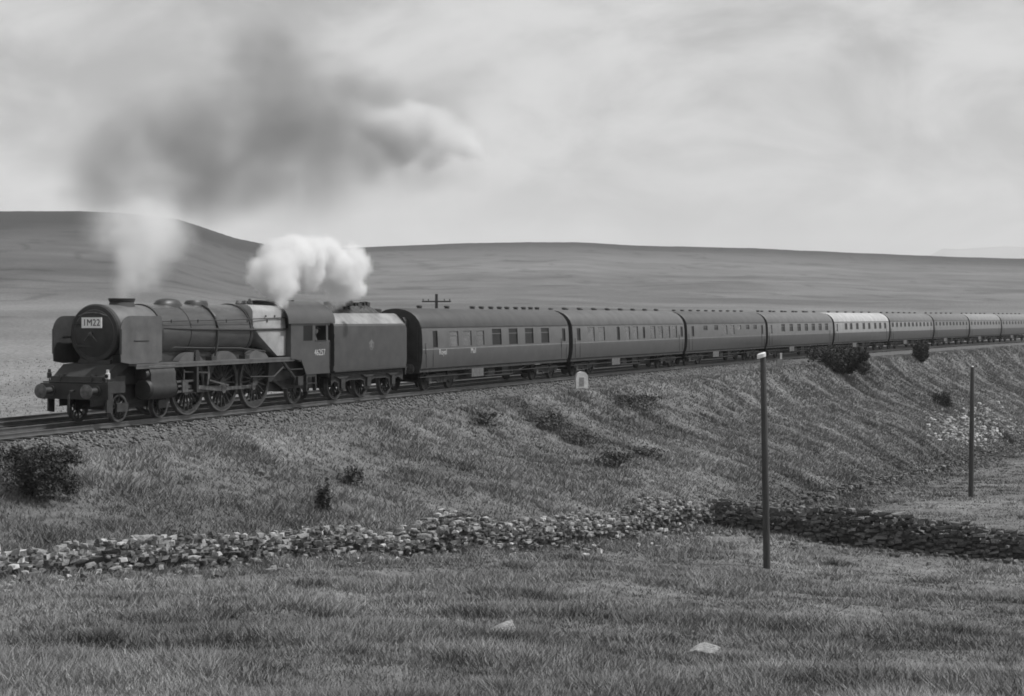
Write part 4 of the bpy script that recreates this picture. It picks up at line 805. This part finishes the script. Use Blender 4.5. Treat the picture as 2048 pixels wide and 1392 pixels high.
# ------------------------------------------------------------------ smoke and steam: density fields of soft billows
def cloud(name, blobs, res, col, dens, soft, nscale, namp, lohi=(.35, 1.25), fine=1.6, detail=5, pad=3.0, aniso=.0, grow=1.0):
    P = np.array([at(b[0], b[1], b[2]) for b in blobs]); Rr = grow*np.array([b[3]*b[2]/F for b in blobs]); Wt = [b[4] for b in blobs]
    lo, hi = (P-Rr[:,None]).min(0)-pad, (P+Rr[:,None]).max(0)+pad; lo[2] = max(lo[2], 3.4)
    m = bpy.data.materials.new(name); m.use_nodes = True; t = m.node_tree; t.nodes.clear(); o_ = NN(t, 'ShaderNodeOutputMaterial'); v = NN(t, 'ShaderNodeVolumePrincipled')
    v.inputs['Density'].default_value = dens; v.inputs['Color'].default_value = (col, col, col, 1); v.inputs['Anisotropy'].default_value = aniso; v.inputs['Density Attribute'].default_value = 'density'
    t.links.new(v.outputs[0], o_.inputs['Volume'])
    mid = P.mean(0)*np.array([1,1,0])+np.array([0,0,lo[2]]); me = bpy.data.meshes.new(name); me.from_pydata([tuple((P[0]-mid).tolist())], [], []); ob = bpy.data.objects.new(name, me); ob.location = mid; link(ob); ob['kind'] = 'stuff'
    P = P-mid; lo, hi = lo-mid, hi-mid
    g = bpy.data.node_groups.new(name, 'GeometryNodeTree'); g.interface.new_socket('Geometry', in_out='OUTPUT', socket_type='NodeSocketGeometry')
    out = NN(g, 'NodeGroupOutput'); vc = NN(g, 'GeometryNodeVolumeCube'); sm = NN(g, 'GeometryNodeSetMaterial'); sm.inputs['Material'].default_value = m
    vc.inputs['Min'].default_value = lo; vc.inputs['Max'].default_value = hi
    for k, ax in enumerate('XYZ'): vc.inputs['Resolution '+ax].default_value = max(8, int((hi[k]-lo[k])/res))
    Lk = g.links.new; Lk(vc.outputs[0], sm.inputs[0]); Lk(sm.outputs[0], out.inputs[0])
    p = NN(g, 'GeometryNodeInputPosition')
    nz = NN(g, 'ShaderNodeTexNoise'); nz.inputs['Scale'].default_value = nscale; nz.inputs['Detail'].default_value = detail; nz.inputs['Roughness'].default_value = .55; Lk(p.outputs[0], nz.inputs['Vector'])
    sub = NN(g, 'ShaderNodeVectorMath', operation='SUBTRACT'); Lk(nz.outputs['Color'], sub.inputs[0]); sub.inputs[1].default_value = (.5,.5,.5)
    wp = NN(g, 'ShaderNodeVectorMath', operation='MULTIPLY_ADD'); Lk(sub.outputs[0], wp.inputs[0]); wp.inputs[1].default_value = (namp,)*3; Lk(p.outputs[0], wp.inputs[2])
    tot = None
    for c, r, w in zip(P, Rr, Wt):
        ds = NN(g, 'ShaderNodeVectorMath', operation='DISTANCE'); Lk(wp.outputs[0], ds.inputs[0]); ds.inputs[1].default_value = tuple(c)
        mr = NN(g, 'ShaderNodeMapRange', interpolation_type='SMOOTHSTEP'); Lk(ds.outputs['Value'], mr.inputs['Value'])
        for k_, v_ in (('From Min', r*(1-soft)), ('From Max', r), ('To Min', w), ('To Max', 0)): mr.inputs[k_].default_value = v_
        if tot is None: tot = mr.outputs[0]
        else:
            ad = NN(g, 'ShaderNodeMath', operation='MAXIMUM'); Lk(tot, ad.inputs[0]); Lk(mr.outputs[0], ad.inputs[1]); tot = ad.outputs[0]
    n2 = NN(g, 'ShaderNodeTexNoise'); n2.inputs['Scale'].default_value = nscale*fine; n2.inputs['Detail'].default_value = detail+2; n2.inputs['Roughness'].default_value = .62; Lk(wp.outputs[0], n2.inputs['Vector'])
    m2 = NN(g, 'ShaderNodeMapRange'); Lk(n2.outputs['Fac'], m2.inputs['Value'])
    for k_, v_ in (('From Min', .35), ('From Max', .65), ('To Min', lohi[0]), ('To Max', lohi[1])): m2.inputs[k_].default_value = v_
    sb = NN(g, 'ShaderNodeMath', operation='SUBTRACT'); Lk(tot, sb.inputs[0]); sb.inputs[1].default_value = .02
    mm = NN(g, 'ShaderNodeMath', operation='MULTIPLY'); mm.use_clamp = False; Lk(sb.outputs[0], mm.inputs[0]); Lk(m2.outputs[0], mm.inputs[1])
    mz = NN(g, 'ShaderNodeMath', operation='MAXIMUM'); Lk(mm.outputs[0], mz.inputs[0]); mz.inputs[1].default_value = 0
    Lk(mz.outputs[0], vc.inputs['Density'])
    ob.modifiers.new('density', 'NODES').node_group = g
    return ob
# px, py, distance, radius in photograph pixels, weight
cloud('safety_valve_steam', [(560,600,59.4,14,1),(556,572,59.9,36,1),(546,546,60.4,50,1),(552,528,60.9,48,1),(585,512,61.4,44,1),(610,540,62.4,40,1),(622,512,62.4,38,1),(650,520,63.4,46,1),(672,548,64.4,44,1),(700,520,64.9,34,.9),(715,540,65.4,26,.9),(700,570,65.4,34,.8),(680,592,64.9,26,.6),(665,606,64.4,18,.4)], .13, .992, 5.0, .22, 1.05, 1.25, (.3, 1.3), 2.0, detail=6, pad=.8, grow=1.06)
cloud('exhaust_steam', [(246,598,52,14,1),(250,578,52.3,26,1),(262,552,52.6,42,1),(278,522,53,58,1),(290,488,53.5,70,.9),(320,460,54,66,.7),(265,452,54,70,.7),(225,458,54.5,58,.55),(200,440,55,44,.4),(350,480,55,46,.6),(300,425,56,64,.5),(240,420,56,60,.5)], .25, .975, 1.6, .8, .38, 2.0, (.1, 1.6), 2.2, pad=1.5, grow=1.22)
cloud('smoke_plume', [(215,415,56,66,1),(250,430,56,60,.6),(235,345,56.5,82,1),(300,300,57,100,1),(300,390,57,80,.9),(385,280,58,110,1),(400,370,59,90,.8),(470,250,60,118,1),(490,345,61,96,.9),(540,170,62,104,1),(560,120,62,70,.9),(580,270,63,124,1),(590,360,63,92,.7),(610,200,64,90,.9),(660,290,65,112,.9),(680,370,66,76,.6),(700,180,66,72,.7),(740,320,67,92,.8),(770,210,68,56,.6),(820,340,70,74,.5),(620,110,64,60,.7),(500,120,62,60,.5),(680,120,65,54,.5),(450,180,61,80,.6),(840,230,71,60,.4),(880,330,72,56,.3)], .38, .42, .46, .85, .19, 5.0, (.1, 1.7), 2.4, detail=6, pad=2.5, grow=1.3)
cloud('drifting_steam', [(720,235,70,30,.6),(755,255,70.5,42,.8),(800,258,71,54,1),(845,252,72,52,1),(880,262,73,48,1),(915,285,74,38,1),(940,302,75,26,.8),(860,300,74,46,.7),(800,300,73,44,.5)], .22, .992, 2.4, .6, .5, 2.1, (.2, 1.5), 2.0, detail=6, pad=1.5, grow=1.2)

# ------------------------------------------------------------------ the air
hm = bpy.data.materials.new('haze'); hm.use_nodes = True; ht = hm.node_tree; ht.nodes.clear(); ho = NN(ht, 'ShaderNodeOutputMaterial'); hv = NN(ht, 'ShaderNodeVolumePrincipled')
hv.inputs['Density'].default_value = .00011; hv.inputs['Color'].default_value = (.95, .95, .95, 1); ht.links.new(hv.outputs[0], ho.inputs['Volume'])
hb = MB().box(-9500, 9500, -5600, 15800, -60, 800).build('haze', hm, None, None); hb['kind'] = 'stuff'
